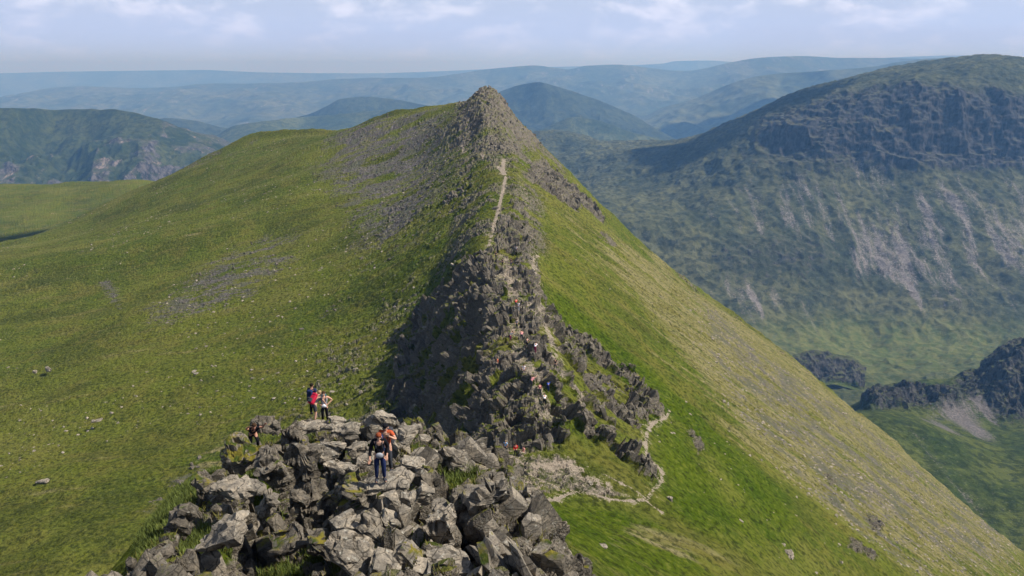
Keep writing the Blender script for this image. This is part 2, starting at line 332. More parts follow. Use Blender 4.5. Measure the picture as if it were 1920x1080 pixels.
def rows_z(Ys, X):
    """base height for row distances Ys and per-row x positions X"""
    xs = pchip(SY, SX, Ys); zs = pchip(SY, SZ, Ys); Z = np.zeros_like(X)
    for r in range(len(Ys)):
        xk = np.maximum.accumulate(xs[r] + np.arange(11) * 1e-3)
        Z[r] = pchip(xk, zs[r], np.clip(X[r], xk[0], xk[-1]))
        o = X[r] < xk[0]; Z[r][o] = zs[r][0] - (xk[0] - X[r][o]) * .06
        o = X[r] > xk[-1]; Z[r][o] = zs[r][-1] - (X[r][o] - xk[-1]) * .45
    return Z
def spaced(a, b, r):
    n = max(2, int(math.log(b / a) / r)); return a * np.exp(np.linspace(0, math.log(b / a), n, endpoint=False))
Q = 1.0
Ys = np.concatenate([np.linspace(-28, 8, 24, endpoint=False), spaced(8, 15, .012), spaced(15, 44, .0030 * Q), spaced(44, 80, .009), spaced(80, 205, .0021 * Q),
                     spaced(205, 440, .0030 * Q), spaced(440, 620, .0045 * Q), spaced(620, 1080, .010), [1080.0]])
U = np.concatenate([np.linspace(-1.35, -.78, 50, endpoint=False), np.linspace(-.78, .80, int(1320 / Q), endpoint=False), np.linspace(.80, 1.3, 45)])
WID = np.maximum(Ys, 14.0)[:, None] + 0 * U[None, :]
GX = U[None, :] * WID; GY = Ys[:, None] + 0 * GX
GZ = rows_z(Ys, GX)
log('base', GX.shape)

def zbase(x, y):
    """bilinear sample of the base surface (or of any per-vertex field given as third argument)"""
    return samp(GZ, x, y)
def samp(G, x, y):
    x = np.asarray(x, float); y = np.asarray(y, float)
    r = np.clip(np.interp(y, Ys, np.arange(len(Ys))), 0, len(Ys) - 1.001); w = np.maximum(y, 14.0)
    cidx = np.clip(np.interp(x / w, U, np.arange(len(U))), 0, len(U) - 1.001)
    r0 = r.astype(int); c0 = cidx.astype(int); fr = r - r0; fc = cidx - c0
    return (G[r0, c0] * (1 - fr) * (1 - fc) + G[r0, c0 + 1] * (1 - fr) * fc + G[r0 + 1, c0] * fr * (1 - fc) + G[r0 + 1, c0 + 1] * fr * fc)
def ground(px, py, y0=10.0, y1=1000.0, G=None):
    """walk out over the fell from the viewpoint until the ground is met; gives the (x, y, z) found there"""
    yy = y0 * np.exp(np.linspace(0, math.log(y1 / y0), 1500))
    u = (px - 960) / F; v = -(py - 540) / F; t = yy / (CP + v * SP)
    x = u * t; z = t * (-SP + v * CP); g = samp(GZ if G is None else G, x, yy)
    k = np.argmax(g > z)
    if g[k] <= z[k]: k = len(yy) - 1
    return float(x[k]), float(yy[k]), float(g[k])
def poly_mask(pts, soft=3.0, y0=10.0, scale_soft=True):
    W = np.array([ground(a, b, y0)[:2] for a, b in pts])
    return world_mask(W, soft)
def world_mask(W, soft):
    mn, mx = W.min(0) - soft * 2, W.max(0) + soft * 2
    sel = np.where((GX > mn[0]) & (GX < mx[0]) & (GY > mn[1]) & (GY < mx[1]))
    out = np.zeros(GX.shape, np.float32)
    x = GX[sel]; y = GY[sel]; d = np.full(x.shape, 1e9); ins = np.zeros(x.shape, bool); n = len(W)
    for i in range(n):
        a = W[i]; b = W[(i + 1) % n]; ab = b - a; L = max(ab @ ab, 1e-9)
        t = np.clip(((x - a[0]) * ab[0] + (y - a[1]) * ab[1]) / L, 0, 1)
        d = np.minimum(d, np.hypot(x - a[0] - t * ab[0], y - a[1] - t * ab[1]))
        if abs(b[1] - a[1]) > 1e-9:
            cr = ((a[1] > y) != (b[1] > y)) & (x < (b[0] - a[0]) * (y - a[1]) / (b[1] - a[1]) + a[0]); ins ^= cr
    sd = np.where(ins, d, -d)
    out[sel] = ss(sd, -soft, soft)
    return out
def line_mask(pts, w, y0=10.0):
    W = np.array([ground(a, b, y0)[:2] for a, b in pts])
    for _ in range(2):
        a_, b_ = W[:-1], W[1:]; W = np.concatenate([W[:1], np.stack([a_ * .75 + b_ * .25, a_ * .25 + b_ * .75], 1).reshape(-1, 2), W[-1:]])
    mn, mx = W.min(0) - w * 3, W.max(0) + w * 3
    sel = np.where((GX > mn[0]) & (GX < mx[0]) & (GY > mn[1]) & (GY < mx[1]))
    out = np.zeros(GX.shape, np.float32); x = GX[sel]; y = GY[sel]; d = np.full(x.shape, 1e9)
    for i in range(len(W) - 1):
        a = W[i]; b = W[i + 1]; ab = b - a; L = max(ab @ ab, 1e-9)
        if L > (25 + .12 * a[1]) ** 2: continue
        t = np.clip(((x - a[0]) * ab[0] + (y - a[1]) * ab[1]) / L, 0, 1)
        d = np.minimum(d, np.hypot(x - a[0] - t * ab[0], y - a[1] - t * ab[1]))
    out[sel] = 1 - ss(d, w * .5, w * 1.5)
    return out

# zones of rock, scree, dry grass and trodden path
rock = np.zeros(GX.shape, np.float32); scree = rock.copy(); path = rock.copy(); dry = rock.copy(); lush = rock.copy(); mossy = rock.copy()
mx_ = lambda a, b: np.maximum(a, b)
tower = poly_mask([(893,482),(930,470),(968,482),(1012,505),(1012,545),(1040,600),(1120,640),(1180,690),(1222,740),(1250,785),(1195,820),(1225,870),(1235,900),(1195,930),(1120,895),(1075,850),(990,848),(900,835),(850,860),(760,850),(705,805),(735,712),(755,640),(800,575),(840,520)], 2.0, 70)
tower = mx_(tower, world_mask(np.array([(-22., 94.), (-4, 88), (3, 91), (10, 98), (2, 150), (-13, 160), (-21, 130)]), 3.0))
peak = poly_mask([(916,166),(880,180),(850,212),(850,260),(880,300),(930,292),(985,300),(1015,275),(985,235),(950,192)], 4, 70)
cr2 = poly_mask([(930,385),(960,372),(990,385),(1008,450),(990,490),(950,478),(920,468)], 2, 70)
cr3 = poly_mask([(985,295),(1012,292),(1060,335),(1110,380),(1135,412),(1085,400),(1030,365),(990,335)], 2.5, 70)
cr4 = poly_mask([(885,325),(850,360),(820,400),(822,425),(860,398),(885,350)], 2, 70)
rim = mx_(line_mask([(1015,262),(1060,305),(1120,362),(1170,415),(1215,455),(1262,505),(1300,535)], 4.0, 70), line_mask([(1300,537),(1400,612),(1520,705),(1640,795),(1800,925)], 2.5, 70) * .75)
ridge_rocks = line_mask([(945,300),(975,330),(985,370),(1000,420),(990,480),(1000,530)], 3.0, 70)
knoll = poly_mask([(1010,935),(980,940),(960,905),(930,880),(905,845),(950,830),(1000,848),(1080,855),(1110,880),(1200,935),(1130,940),(1060,925)], 1.6, 70)
specks = [[(1295,800),(1325,850),(1310,855),(1285,815)], [(1590,1010),(1650,1050),(1640,1060),(1585,1030)], [(1540,880),(1570,905),(1560,915)], [(1620,960),(1660,990),(1640,1000)], [(1130,425),(1160,460),(1150,462),(1120,440)]]
fg = world_mask(np.array([(-12.0, 8.), (3.5, 8), (4.3, 22), (2.4, 29), (-1.5, 35), (-4, 44), (-12.5, 46), (-13.6, 36), (-12.8, 28), (-12.0, 18)]), 1.0)
rock = mx_(tower * .86, peak * .62); rock = mx_(rock, cr2 * .66); rock = mx_(rock, cr3 * 1.0); rock = mx_(rock, cr4 * .66); rock = mx_(rock, rim * .52); rock = mx_(rock, ridge_rocks * .55)
rock = mx_(rock, knoll * .60); path = mx_(path, knoll * .45)
fgp = np.zeros(GX.shape, np.float32)
for q in [[(320,1015),(380,975),(430,985),(400,1040),(345,1062)], [(425,905),(470,878),(522,893),(505,912),(450,915)], [(478,965),(560,950),(572,1012),(500,1034)], [(812,852),(862,848),(905,900),(890,940),(835,905)], [(770,985),(812,968),(818,1010),(780,1022)], [(905,1050),(880,1060),(900,1078),(930,1078)], [(560,930),(600,925),(600,950),(565,950)], [(560,812),(592,812),(588,840),(560,838)], [(930,935),(960,930),(985,975),(960,985)], [(610,955),(660,945),(655,965),(615,985)], [(478,778),(430,800),(340,905),(255,1040),(290,1062),(350,960),(400,885),(425,840)]]:
    fgp = mx_(fgp, poly_mask(q, .35, 12))
for q in specks: rock = mx_(rock, poly_mask(q, 1.5, 70) * .75)
rock = mx_(rock, fg * (1 - .9 * fgp)); lush = mx_(lush, fgp * .5); dry = mx_(dry, fgp * .45)
near_crag = world_mask(np.array([(-17., 40.), (0, 40), (6, 60), (4, 84), (-16, 84), (-26, 60)]), 4)
rock = mx_(rock, near_crag * .6)
scree = mx_(scree, poly_mask([(848,196),(740,214),(650,238),(600,275),(570,325),(600,350),(650,395),(655,440),(665,490),(730,490),(775,455),(830,395),(852,330),(862,270),(868,215)], 24, 70) * .66)
scree = mx_(scree, poly_mask([(565,425),(500,440),(440,470),(375,500),(290,575),(270,600),(325,612),(400,590),(470,560),(540,500),(575,460)], 18, 70) * .60)
scree = mx_(scree, poly_mask([(200,510),(225,540),(225,580),(200,560),(185,530)], 5, 70) * .6)
scree = mx_(scree, poly_mask([(480,252),(430,275),(330,312),(345,322),(430,296),(500,262)], 8, 70) * .42)
scree = mx_(scree, poly_mask([(640,560),(560,610),(545,630),(600,600),(660,570)], 4, 70) * .4)
scree = mx_(scree, poly_mask([(260,930),(330,880),(420,800),(400,860),(320,940),(260,985)], 4, 50) * .35)
dry = mx_(dry, poly_mask([(1130,415),(1230,480),(1290,535),(1420,620),(1560,735),(1700,845),(1918,1038),(1915,1078),(1720,1078),(1560,960),(1420,850),(1300,700),(1220,600),(1130,480)], 14, 70) * .80)
dry = mx_(dry, poly_mask([(1040,380),(1120,430),(1200,520),(1340,650),(1330,670),(1210,590),(1080,480)], 6, 70) * .42)
dry = mx_(dry, poly_mask([(1180,960),(1300,1000),(1420,1075),(1150,1075),(1120,1000)], 2, 70) * .40)
rscree = poly_mask([(1300,545),(1420,650),(1560,750),(1700,860),(1880,1010),(1900,1075),(1700,1075),(1520,930),(1380,770),(1300,640)], 10, 70)
scree = mx_(scree, rscree * .50)
lush = mx_(lush, poly_mask([(1015,530),(1060,560),(1130,620),(1220,700),(1290,760),(1400,860),(1480,930),(1500,1000),(1440,1070),(1250,960),(1230,860),(1200,760),(1120,640),(1040,590)], 3, 70))
lush = mx_(lush, poly_mask([(1000,935),(1200,950),(1330,1075),(1150,1078),(1040,1000)], 2, 60) * .9)
lush = mx_(lush, poly_mask([(960,340),(905,345),(890,400),(780,470),(700,560),(760,600),(850,500),(920,440)], 3, 70) * .5)
for pts, w in [([(945,300),(942,318),(948,332),(935,312),(925,312)], 1.3), ([(948,332),(938,380),(930,410),(922,440),(915,470)], .9), ([(905,478),(935,482),(958,500),(952,520),(960,545)], 1.8),
               ([(960,545),(985,570),(1020,610),(1040,650),(1035,690)], 1.1), ([(1010,480),(995,490),(1010,530),(1005,545)], .8),
               ([(1255,775),(1248,790),(1225,795),(1212,812),(1210,850),(1222,868),(1240,880),(1243,900),(1222,925),(1212,942),(1160,940),(1120,928),(1075,920),(1040,938),(1010,935)], .55),
               ([(1090,882),(1050,880),(1010,870),(985,880),(965,858),(940,855)], 1.1), ([(1010,870),(990,900),(1000,930)], .7), ([(1212,942),(1240,960)], .3),
               ([(866,265),(870,290)], .7), ([(903,285),(905,298)], .7), ([(1130,890),(1180,915),(1210,935)], .45)]:
    fray = .86 + .5 * fbm(GX.astype(np.float32) / 2.6, GY.astype(np.float32) / 2.6, 3, 83)
    path = mx_(path, line_mask(pts, w * .55, 70) * (.72 if w > .6 else .80) * fray); path = mx_(path, ss(GY, 205, 225) * line_mask(pts, w * .62, 70) * .93); path = mx_(path, line_mask(pts, w * 1.9, 70) * .44 * fray)
for pts, w in [([(430,287),(500,286),(560,280),(615,270)], .8), ([(455,335),(510,306),(560,285)], .7), ([(0,412),(90,402),(180,388)], 1.2), ([(0,395),(120,378),(200,372)], 1.0), ([(20,560),(160,520),(330,450),(430,400)], .5), ([(60,700),(250,610),(420,530)], .4)]:
    path = mx_(path, line_mask(pts, w, 70) * .42)
spine = line_mask([(940,480),(958,520),(962,560),(966,600),(968,640),(985,690),(1005,730),(1020,770)], 1.3, 80)
path = mx_(path, spine * (.46 + .3 * fbm(f32(GX) / 3, f32(GY) / 5, 3, 85))); path = mx_(path, line_mask([(1005,545),(1020,610),(1045,660),(1080,740),(1110,790)], .8, 80) * (.48 + .3 * fbm(f32(GX) / 3, f32(GY) / 5, 3, 86)))
path = mx_(path, ss(GY, 200, 215) * line_mask([(975,330),(990,400),(995,450),(1000,480)], 1.6, 120) * .36)
path = mx_(path, poly_mask([(1010,868),(1070,862),(1085,880),(1040,884),(1010,882)], .6, 70) * .8)
path = mx_(path, world_mask(np.array([(-8., 24), (-3, 22), (-2.5, 30), (-6, 35), (-9, 35)]), 1.0) * .35)
gs = (np.gradient(GZ, axis=1) / np.gradient(GX, axis=1)); gy = np.gradient(GZ, axis=0) / np.gradient(GY, axis=0)
slope = np.hypot(gs, gy)
br = fbm(f32(GX) / 14, f32(GY) / 6, 4, 71, .6); br2 = fbm(f32(GX) / 40, f32(GY) / 22, 3, 72)
crestm = ss(GY, 195, 215)
rough_crest = world_mask(np.array([(-22., 200), (-14, 205), (12, 205), (14, 300), (26, 400), (34, 432), (8, 440), (-12, 440), (-48, 470), (-62, 500), (-50, 430), (-30, 380), (-24, 300)]), 6)
rock = mx_(rock, f32(rough_crest * .56)); rock = mx_(rock, peak * .8)
rock = f32(rock * (1 - crestm * .95 * (1 - .6 * mx_(cr3, peak)) * ss(-(br + .5 * br2), .0, .26)))
rock = f32(rock * (1 - .95 * tower * ss(GX, 5, 9) * ss(fbm(f32(GX) / 12, f32(GY + .35 * GX) / 3.0, 3, 75, .55), -.05, .22)))
rock = f32(rock * (1 - .9 * tower * ss(-(fbm(f32(GX) / 7, f32(GY) / 3.2, 4, 73, .6)), .04, .28)))
scree = f32(scree * (1 - .6 * ss(fbm(f32(GX) / 22, f32(GY) / 9, 4, 74, .6), .05, .4)))
mossy = np.clip(fg * 1.0 + near_crag * .8 + tower * .75 + .5, 0, 1).astype(np.float32)
log('masks')

# relief: rolls and ribs on grass, broken blocks on rock
X, Y_, Z = f32(GX), f32(GY), f32(GZ)
dist = np.sqrt(X * X + Y_ * Y_)
away = ss(np.abs(X + 3), 6, 40)
Zr = Z + away * (fbm(X / 55, Y_ / 38, 3, 3) * 2.6) * ss(dist, 60, 200)
Zr += fbm(X / 34, Y_ / 7.5, 3, 21) * .75 * away * ss(dist, 40, 90)                      # ribs down the fall line
Zr += fbm(X / 5.5, Y_ / 3.6, 3, 9) * .34 * (1 - path) * ss(dist, 40, 90)
tuss = fbm(X / .9, Y_ / .9, 3, 31, .6); Zr += tuss * (.12 + .0007 * np.minimum(dist, 300)) * (1 - path)
Zr += scree * fbm(X / 1.5, Y_ / 1.5, 2, 77, .6) * .55
# steep flank left of the crest beyond the crag: small terraces
flank = world_mask(np.array([(-60., 130), (-6, 150), (-8, 400), (-45, 400), (-62, 260)]), 6)
terr = fbm(X / 9, Y_ / 3.2, 4, 55, .6, True)
Zr += flank * terr * .9 * ss(dist, 100, 170)
rfl = world_mask(np.array([(5., 110), (40, 120), (60, 200), (75, 400), (8, 400)]), 8)
Zr += rfl * fbm(X / 11, Y_ / 3.5, 4, 56, .6, True) * .7
edge_ = ss(Y_, 345, 400) * ss(X, 12, 40); Zr += edge_ * (fbm(X / 16, Y_ / 16, 4, 66, .6) * 2.4 + fbm(X / 5, Y_ / 5, 2, 67) * .8)
rk2 = ss(terr + .25 * fbm(X / 30, Y_ / 30, 2, 5), .28, .6) * flank * ss(-X, 4, 12)
rock = mx_(rock, f32(rk2 * .50))
cl = mx_(line_mask([(592,840),(578,900),(560,960),(575,1040),(560,1078)], 1.3, 12), mx_(line_mask([(522,905),(482,960),(468,1060)], .9, 12), mx_(line_mask([(868,930),(872,1060)], .55, 12) * .8, line_mask([(800,1000),(775,960)], .5, 12) * .5)))
Zr -= cl * 2.1
# normals of the relief so far
def normals(Px, Py, Pz):
    ax = np.gradient(Px, axis=1); az = np.gradient(Pz, axis=1); bx = np.gradient(Px, axis=0); by = np.gradient(Py, axis=0); bz = np.gradient(Pz, axis=0)
    nx = -az * by; ny = -(ax * bz - az * bx); nz = ax * by     # cross of row and column tangents
    L = np.sqrt(nx * nx + ny * ny + nz * nz) + 1e-9
    return nx / L, ny / L, nz / L
nx, ny, nz = normals(X, Y_, f32(Zr))
sel = np.where(rock > .12)
PP = np.stack([X[sel], Y_[sel], f32(Zr)[sel]], -1); rw = rock[sel]; D = dist[sel]; fgs = fg[sel]; tws = mx_(mx_(tower, peak * .8), mx_(cr3, mx_(cr4, cr2 * .8)) * .9)[sel]
big_, e1 = facet3(PP, (3.0, 1.9, 6.0), (.25, .35, .4), 100, 1.0)
med_, e2 = facet3(PP, (1.2, .7, 2.8), (.3, .25, .6), 200, 1.1)
sml_, e3 = facet3(PP, (.62, .34, .8), (.3, .2, -.4), 300, 1.1)
wz = fbm3(PP[:, 0] / 9, PP[:, 1] / 9, PP[:, 2] / 9, 2, 44)
amp = ss(rw, .2, .7)
disp = (big_ * np.where(fgs > .5, .85, .95) * (.5 + tws * 1.1) * np.where((D > 300) & (peak[sel] > .1), .34, 1) + med_ * np.where(fgs > .5, .46, .38) + sml_ * np.where(D < 60, .13, .16) + wz * (2.2 * tws * np.where(D > 250, .3, 1))) * amp
lface = ss(-PP[:, 0], 2.5, 6) * tower[sel] * ss(PP[:, 1], 92, 98)
vb, e4 = facet3(PP, (2.2, 3.2, 14.0), (.12, .30, .15), 400, .9); vb2, e5 = facet3(PP, (1.1, 1.3, 5.0), (.12, .30, .15), 450, .9)
lrib = fbm3(PP[:, 0] / 14, (PP[:, 1] + PP[:, 2] * .6) / 4.5, PP[:, 2] / 16, 3, 460)
disp += lface * (vb * 1.5 + vb2 * .6 + lrib * 2.2 - (1 - e4) * .8)
disp -= (1 - e1) * .35 * amp + (1 - e2) * .16 * amp
pth = path[sel]; disp *= 1 - .7 * ss(pth, .2, .6)
PX = X.copy(); PY = Y_.copy(); PZ = f32(Zr).copy()
sx = nx[sel]; sy = ny[sel]; sz = nz[sel]
PX[sel] += disp * sx * .8; PY[sel] += disp * sy * .8; PZ[sel] += disp * np.maximum(sz, .35)
log('relief')
PZ -= fg * .22 * (1 - .6 * fgp)
P = np.stack([PX, PY, PZ], -1)
terrain = grid_mesh('ridge_ground', P, dict(rock=rock, scree=scree, path=path, dry=dry, lush=lush, mossy=mossy), M_TERR)
tag(terrain, kind='structure', label='grassy mountain ridge with a rocky crest running to a pointed peak', cat='ridge')
log('ridge mesh')

# ------------------------------------------------------------------ hills beyond, each a swept patch
def patch(name, cols, rows, C, mat, nr, nc, relief, seed, smooth=True, label='', gully=0):
    """C[row][col] = (px, py, Y, rock, scree): points of the hillside read at their distance; py may be None for a point given as height"""
    R, K = len(C), len(C[0]); A = np.zeros((R, K, 5))
    for i in range(R):
        for j in range(K):
            q = C[i][j]; a = at(q[0], q[1], q[2]); A[i, j] = (a[0], a[1], a[2], q[3] if len(q) > 3 else 0, q[4] if len(q) > 4 else 0)
    B = pchip(np.arange(R), A, np.linspace(0, R - 1, nr))
    B = np.swapaxes(pchip(np.arange(K), np.swapaxes(B, 0, 1), np.linspace(0, K - 1, nc)), 0, 1)
    x, y, z, rk, sc = [B[..., k].astype(np.float32) for k in range(5)]
    bx, by, bz = np.gradient(x, axis=0), np.gradient(y, axis=0), np.gradient(z, axis=0)
    ax, ay, az = np.gradient(x, axis=1), np.gradient(y, axis=1), np.gradient(z, axis=1)
    n = np.stack([ay * bz - az * by, az * bx - ax * bz, ax * by - ay * bx], -1); n /= np.linalg.norm(n, axis=-1, keepdims=True) + 1e-9
    for (amp_, sxy, sz_, oc, kind_) in relief:
        m = {'all': 1.0, 'rock': ss(rk, .2, .7), 'grass': 1 - .6 * ss(rk, .2, .7)}[kind_[0]]
        if kind_[1] == 'r': v = 1 - 2 * np.abs(fbm3(x / sxy, y / sxy, z / sz_, oc, seed))
        else: v = fbm3(x / sxy, y / sxy, z / sz_, oc, seed)
        d = (v * amp_ * m)
        x = x + n[..., 0] * d; y = y + n[..., 1] * d; z = z + n[..., 2] * d; seed += 13
    o = grid_mesh(name, np.stack([x, y, z], -1), dict(rock=rk, scree=sc), mat, smooth)
    return tag(o, kind='structure', label=label, cat='hill')

# St-like fell across the valley on the right
g0 = 0.0
def fell_right():
    R = []
    #          px:   940    1050    1150    1250    1400    1500    1600     1720     1850     1960    2200    2700
    pxs = [900, 1030, 1140, 1250, 1390, 1500, 1600, 1720, 1850, 1960, 2200, 2700]
    def row(pys, Ysr, rk=None, sc=None):
        rk = rk or [0] * 12; sc = sc or [0] * 12
        if not isinstance(Ysr, list): Ysr = [Ysr] * 12
        R.append([(pxs[j], pys[j], Ysr[j], rk[j], sc[j]) for j in range(12)])
    row([1020] * 12, 700)
    row([830, 830, 830, 830, 830, 830, 830, 820, 810, 800, 790, 780], 980)
    row([700, 700, 705, 710, 715, 722, 728, 715, 700, 690, 680, 670], 1200, None, [0]*12)
    row([620, 620, 625, 630, 640, 655, 665, 655, 640, 630, 620, 610], 1420, None, [0,0,0,.1,.1,.1,0,0,0,.1,.2,.2])
    row([560, 560, 560, 565, 565, 570, 575, 560, 550, 545, 540, 530], 1560, [0,.1,.1,.2,.3,.2,.1,0,0,0,0,0], [0,0,.1,.35,.45,.3,.2,.35,.3,.35,.3,.3])
    row([500, 495, 490, 490, 480, 475, 475, 465, 460, 455, 450, 445], 1680, [0,.1,.2,.3,.45,.5,.3,.1,.1,0,0,0], [0,0,0,.1,.1,.1,.3,.42,.46,.45,.4,.4])
    row([440, 425, 420, 420, 415, 405, 405, 395, 390, 390, 385, 380], 1770, [0,.1,.1,.1,.1,.2,.2,.15,.1,.1,.1,.1], [0,0,0,.05,.3,.45,.46,.4,.46,.46,.45,.4])
    row([390, 370, 365, 360, 350, 345, 355, 345, 340, 340, 335, 330], [2300,2250,2150,2050,1920,1870,1850,1850,1850,1850,1850,1850], [0,.1,.1,.1,.2,.40,.30,.25,.25,.2,.2,.2], [0,0,0,0,.2,.35,.42,.2,.3,.3,.3,.3])
    row([345, 330, 325, 315, 300, 300, 300, 298, 302, 305, 300, 295], [2600,2550,2400,2250,2030,1950,1920,1910,1910,1910,1910,1910], [0,.1,.15,.2,.40,.55,.60,.85,.85,.85,.8,.8], [0,0,0,0,0,.1,.2,0,0,0,0,0])
    row([310, 295, 295, 285, 260, 240, 235, 235, 240, 245, 240, 235], [2850,2780,2600,2450,2150,2030,1970,1945,1940,1940,1940,1940], [0,.1,.15,.1,.40,.80,.85,.9,.9,.9,.85,.8])
    row([290, 270, 278, 274, 240, 205, 195, 180, 185, 190, 190, 190], [3000,2950,2800,2700,2300,2110,2030,1985,1975,1975,1975,1975], [0,0,0,.05,.2,.45,.6,.65,.6,.5,.5,.5])
    row([275, 250, 262, 266, 226, 180, 163, 143, 130, 135, 140, 140], [3150,3080,3000,2900,2500,2300,2200,2120,2080,2080,2080,2080], [0,0,0,0,.1,.15,.2,.1,.05,0,0,0])
    row([274, 250, 262, 266, 223, 174, 152, 131, 114, 116, 122, 125], [3300,3200,3100,3000,2700,2550,2500,2450,2400,2400,2400,2400])
    row([300, 290, 300, 300, 270, 230, 210, 190, 175, 175, 180, 185], [3600,3500,3400,3300,3100,3000,3000,3000,3000,3000,3000,3000])
    m = hill_mat('fell_grass', (.046, .056, .028), (.108, .112, .052), (.050, .048, .045), (.185, .168, .155), .007, floor=-505)
    return patch('crag_fell', pxs, None, R, m, 560, 900, [(30, 420, 600, 3, ('grass', 'n')), (20, 110, 900, 3, ('rock', 'r')), (11, 60, 38, 3, ('rock', 'n')), (8, 30, 160, 3, ('rock', 'r')), (5, 20, 10, 2, ('rock', 'n')), (11, 70, 70, 4, ('grass', 'r')), (3.0, 16, 16, 2, ('all', 'n'))], 500, False,
                 'long green fell with dark gullied crags under its top, across the valley')
fell_right(); log('fell')

def fell_low_right():
    pxs = [1350, 1480, 1580, 1650, 1700, 1760, 1830, 1900, 2000, 2700]
    R = []
    def row(pys, Yr, rk=None, sc=None):
        rk = rk or [0] * 10; sc = sc or [0] * 10
        R.append([(pxs[j], pys[j], Yr, rk[j], sc[j]) for j in range(10)])
    row([1200, 1200, 1250, 1250, 1280, 1290, 1300, 1300, 1300, 1300], 400)
    row([900, 940, 980, 1020, 1040, 1050, 1060, 1060, 1050, 1040], 520)
    row([820, 850, 870, 890, 900, 915, 930, 935, 930, 920], 600, None, [0,0,.2,.4,.4,.1,.1,.1,0,0])
    row([790, 800, 800, 800, 810, 825, 840, 850, 850, 840], 690, None, [0,0,.3,.2,.1,.1,.1,.1,0,0])
    row([780, 780, 778, 776, 780, 795, 812, 820, 815, 800], 760, None, [0,0,0,0,.2,.6,.5,.15,.1,0])
    row([778, 776, 772, 765, 768, 775, 785, 795, 790, 770], 820, [0,0,0,.5,.5,.4,.2,.6,.6,.6], [0,0,0,0,0,.6,.6,.1,0,0])
    row([776, 774, 768, 742, 745, 752, 757, 750, 735, 720], 850, [0,0,.1,.9,.9,.8,.4,.9,.9,.9], [0,0,0,0,0,0,.6,0,0,0])
    row([776, 774, 766, 733, 728, 735, 745, 705, 690, 670], 880, [0,0,.1,.5,.4,.5,.7,.6,.6,.6], [0,0,0,0,0,0,.2,.6,.5,.5])
    row([778, 774, 766, 736, 720, 716, 716, 668, 650, 640], 920, [0,0,0,.2,.2,.2,.8,.95,.9,.9])
    row([785, 780, 775, 745, 728, 716, 700, 657, 640, 630], 960, [0,0,0,.2,.2,.2,.3,.4,.4,.4])
    row([830, 830, 830, 810, 800, 790, 780, 760, 750, 740], 1030)
    m = hill_mat('lower_fell_grass', (.036, .058, .012), (.095, .112, .024), (.060, .057, .052), (.16, .145, .135), .012, floor=-480)
    patch('lower_fell', pxs, None, R, m, 420, 520, [(8, 120, 120, 3, ('grass', 'n')), (11, 22, 60, 3, ('rock', 'r')), (4.5, 8, 14, 3, ('rock', 'r')), (2.2, 30, 30, 4, ('all', 'n'))], 900, False, 'rocky bluff and green slopes low in the valley on the right')
    # dark knoll on the valley floor
    R = []; pxs2 = [1470, 1500, 1530, 1560, 1590, 1620]
    for pys, Yr, rk in (([735, 728, 722, 722, 728, 740], 1150, 0), ([705, 702, 706, 708, 706, 710], 1165, .9), ([690, 672, 668, 670, 678, 695], 1190, .95), ([690, 664, 660, 662, 672, 690], 1230, .2), ([700, 690, 690, 690, 695, 700], 1300, 0)):
        R.append([(pxs2[j], pys[j], Yr, rk, 0) for j in range(6)])
    patch('valley_knoll', pxs2, None, R, m, 90, 130, [(6, 20, 40, 3, ('rock', 'r')), (3, 12, 12, 3, ('all', 'n'))], 950, False, 'small dark rocky knoll at the foot of the right slope')
fell_low_right(); log('low fell')

def hill(name, sky_pts, Yc, depth, mat, amp_, seed, label, nr=170, nc=520, drop=None, zfoot=-620, rk=0.0, face=.5, back=.6, rough=0):
    """a hill whose skyline passes through the given points at distance Yc, with a concave face towards us and a back"""
    xs = np.array([a for a, b in sky_pts], float); ys = np.array([b for a, b in sky_pts], float)
    px = np.linspace(xs[0], xs[-1], nc); py = pchip(xs, ys, px)
    yc = Yc * (1 + .05 * fbm(px / 160, px * 0 + seed, 2, seed))
    u = (px - 960) / F; v = -(py - 540) / F; t = yc / (CP + v * SP); x = u * t; z = t * (-SP + v * CP)
    s = np.linspace(0, 1, nr)[:, None]; sb = .72
    f_ = np.clip(s / sb, 0, 1); bk = np.clip((s - sb) / (1 - sb), 0, 1)
    Yg = np.where(s <= sb, yc - depth * (1 - f_), yc + depth * back * bk)
    Zg = np.where(s <= sb, zfoot + (z - zfoot) * (f_ ** 1.25 * (1 - .18 * np.sin(f_ * math.pi))), z + (zfoot - z) * bk ** 1.4)
    Xg = x[None, :] * (1 + 0 * s) * (Yg / yc) ** .35
    env = np.clip(1 - np.abs(s - sb) / .16, 0, 1); env = 1 - .93 * env ** .7
    rel = 1 - 2 * np.abs(fbm(Xg / (depth * .30), Yg / (depth * .45), 4, seed, .55))
    Zg = Zg + rel * amp_ * env * np.minimum(1, (s / .15)) + fbm(Xg / (depth * .07), Yg / (depth * .07), 3, seed + 9) * amp_ * .25 * env
    if rough: fr = fbm(Xg / 120, Yg / 150, 4, seed + 31, .6, True); Zg = Zg + fr * rough * env; rel = rel * .6 + fr * .6
    rkm = np.clip(ss(rel, .35, .8) * rk, 0, 1)
    o = grid_mesh(name, np.stack([Xg, Yg, Zg], -1).astype(np.float32), dict(rock=rkm, scree=rkm * .8), mat, True)
    return tag(o, kind='structure', label=label, cat='hill')
m_far = hill_mat('far_moor', (.055, .072, .036), (.105, .115, .060), scale=.0016)
m_shaded = hill_mat('far_shaded', (.028, .040, .026), (.052, .066, .036), scale=.003)  # darker than far_moor: cloud shadow put into the base colour
m_mid = hill_mat('mid_moor', (.040, .058, .026), (.085, .10, .042), (.16, .15, .14), (.26, .22, .20), scale=.004)
m_left = hill_mat('rugged_fell', (.022, .036, .012), (.060, .072, .026), (.075, .070, .068), (.22, .18, .16), scale=.006)
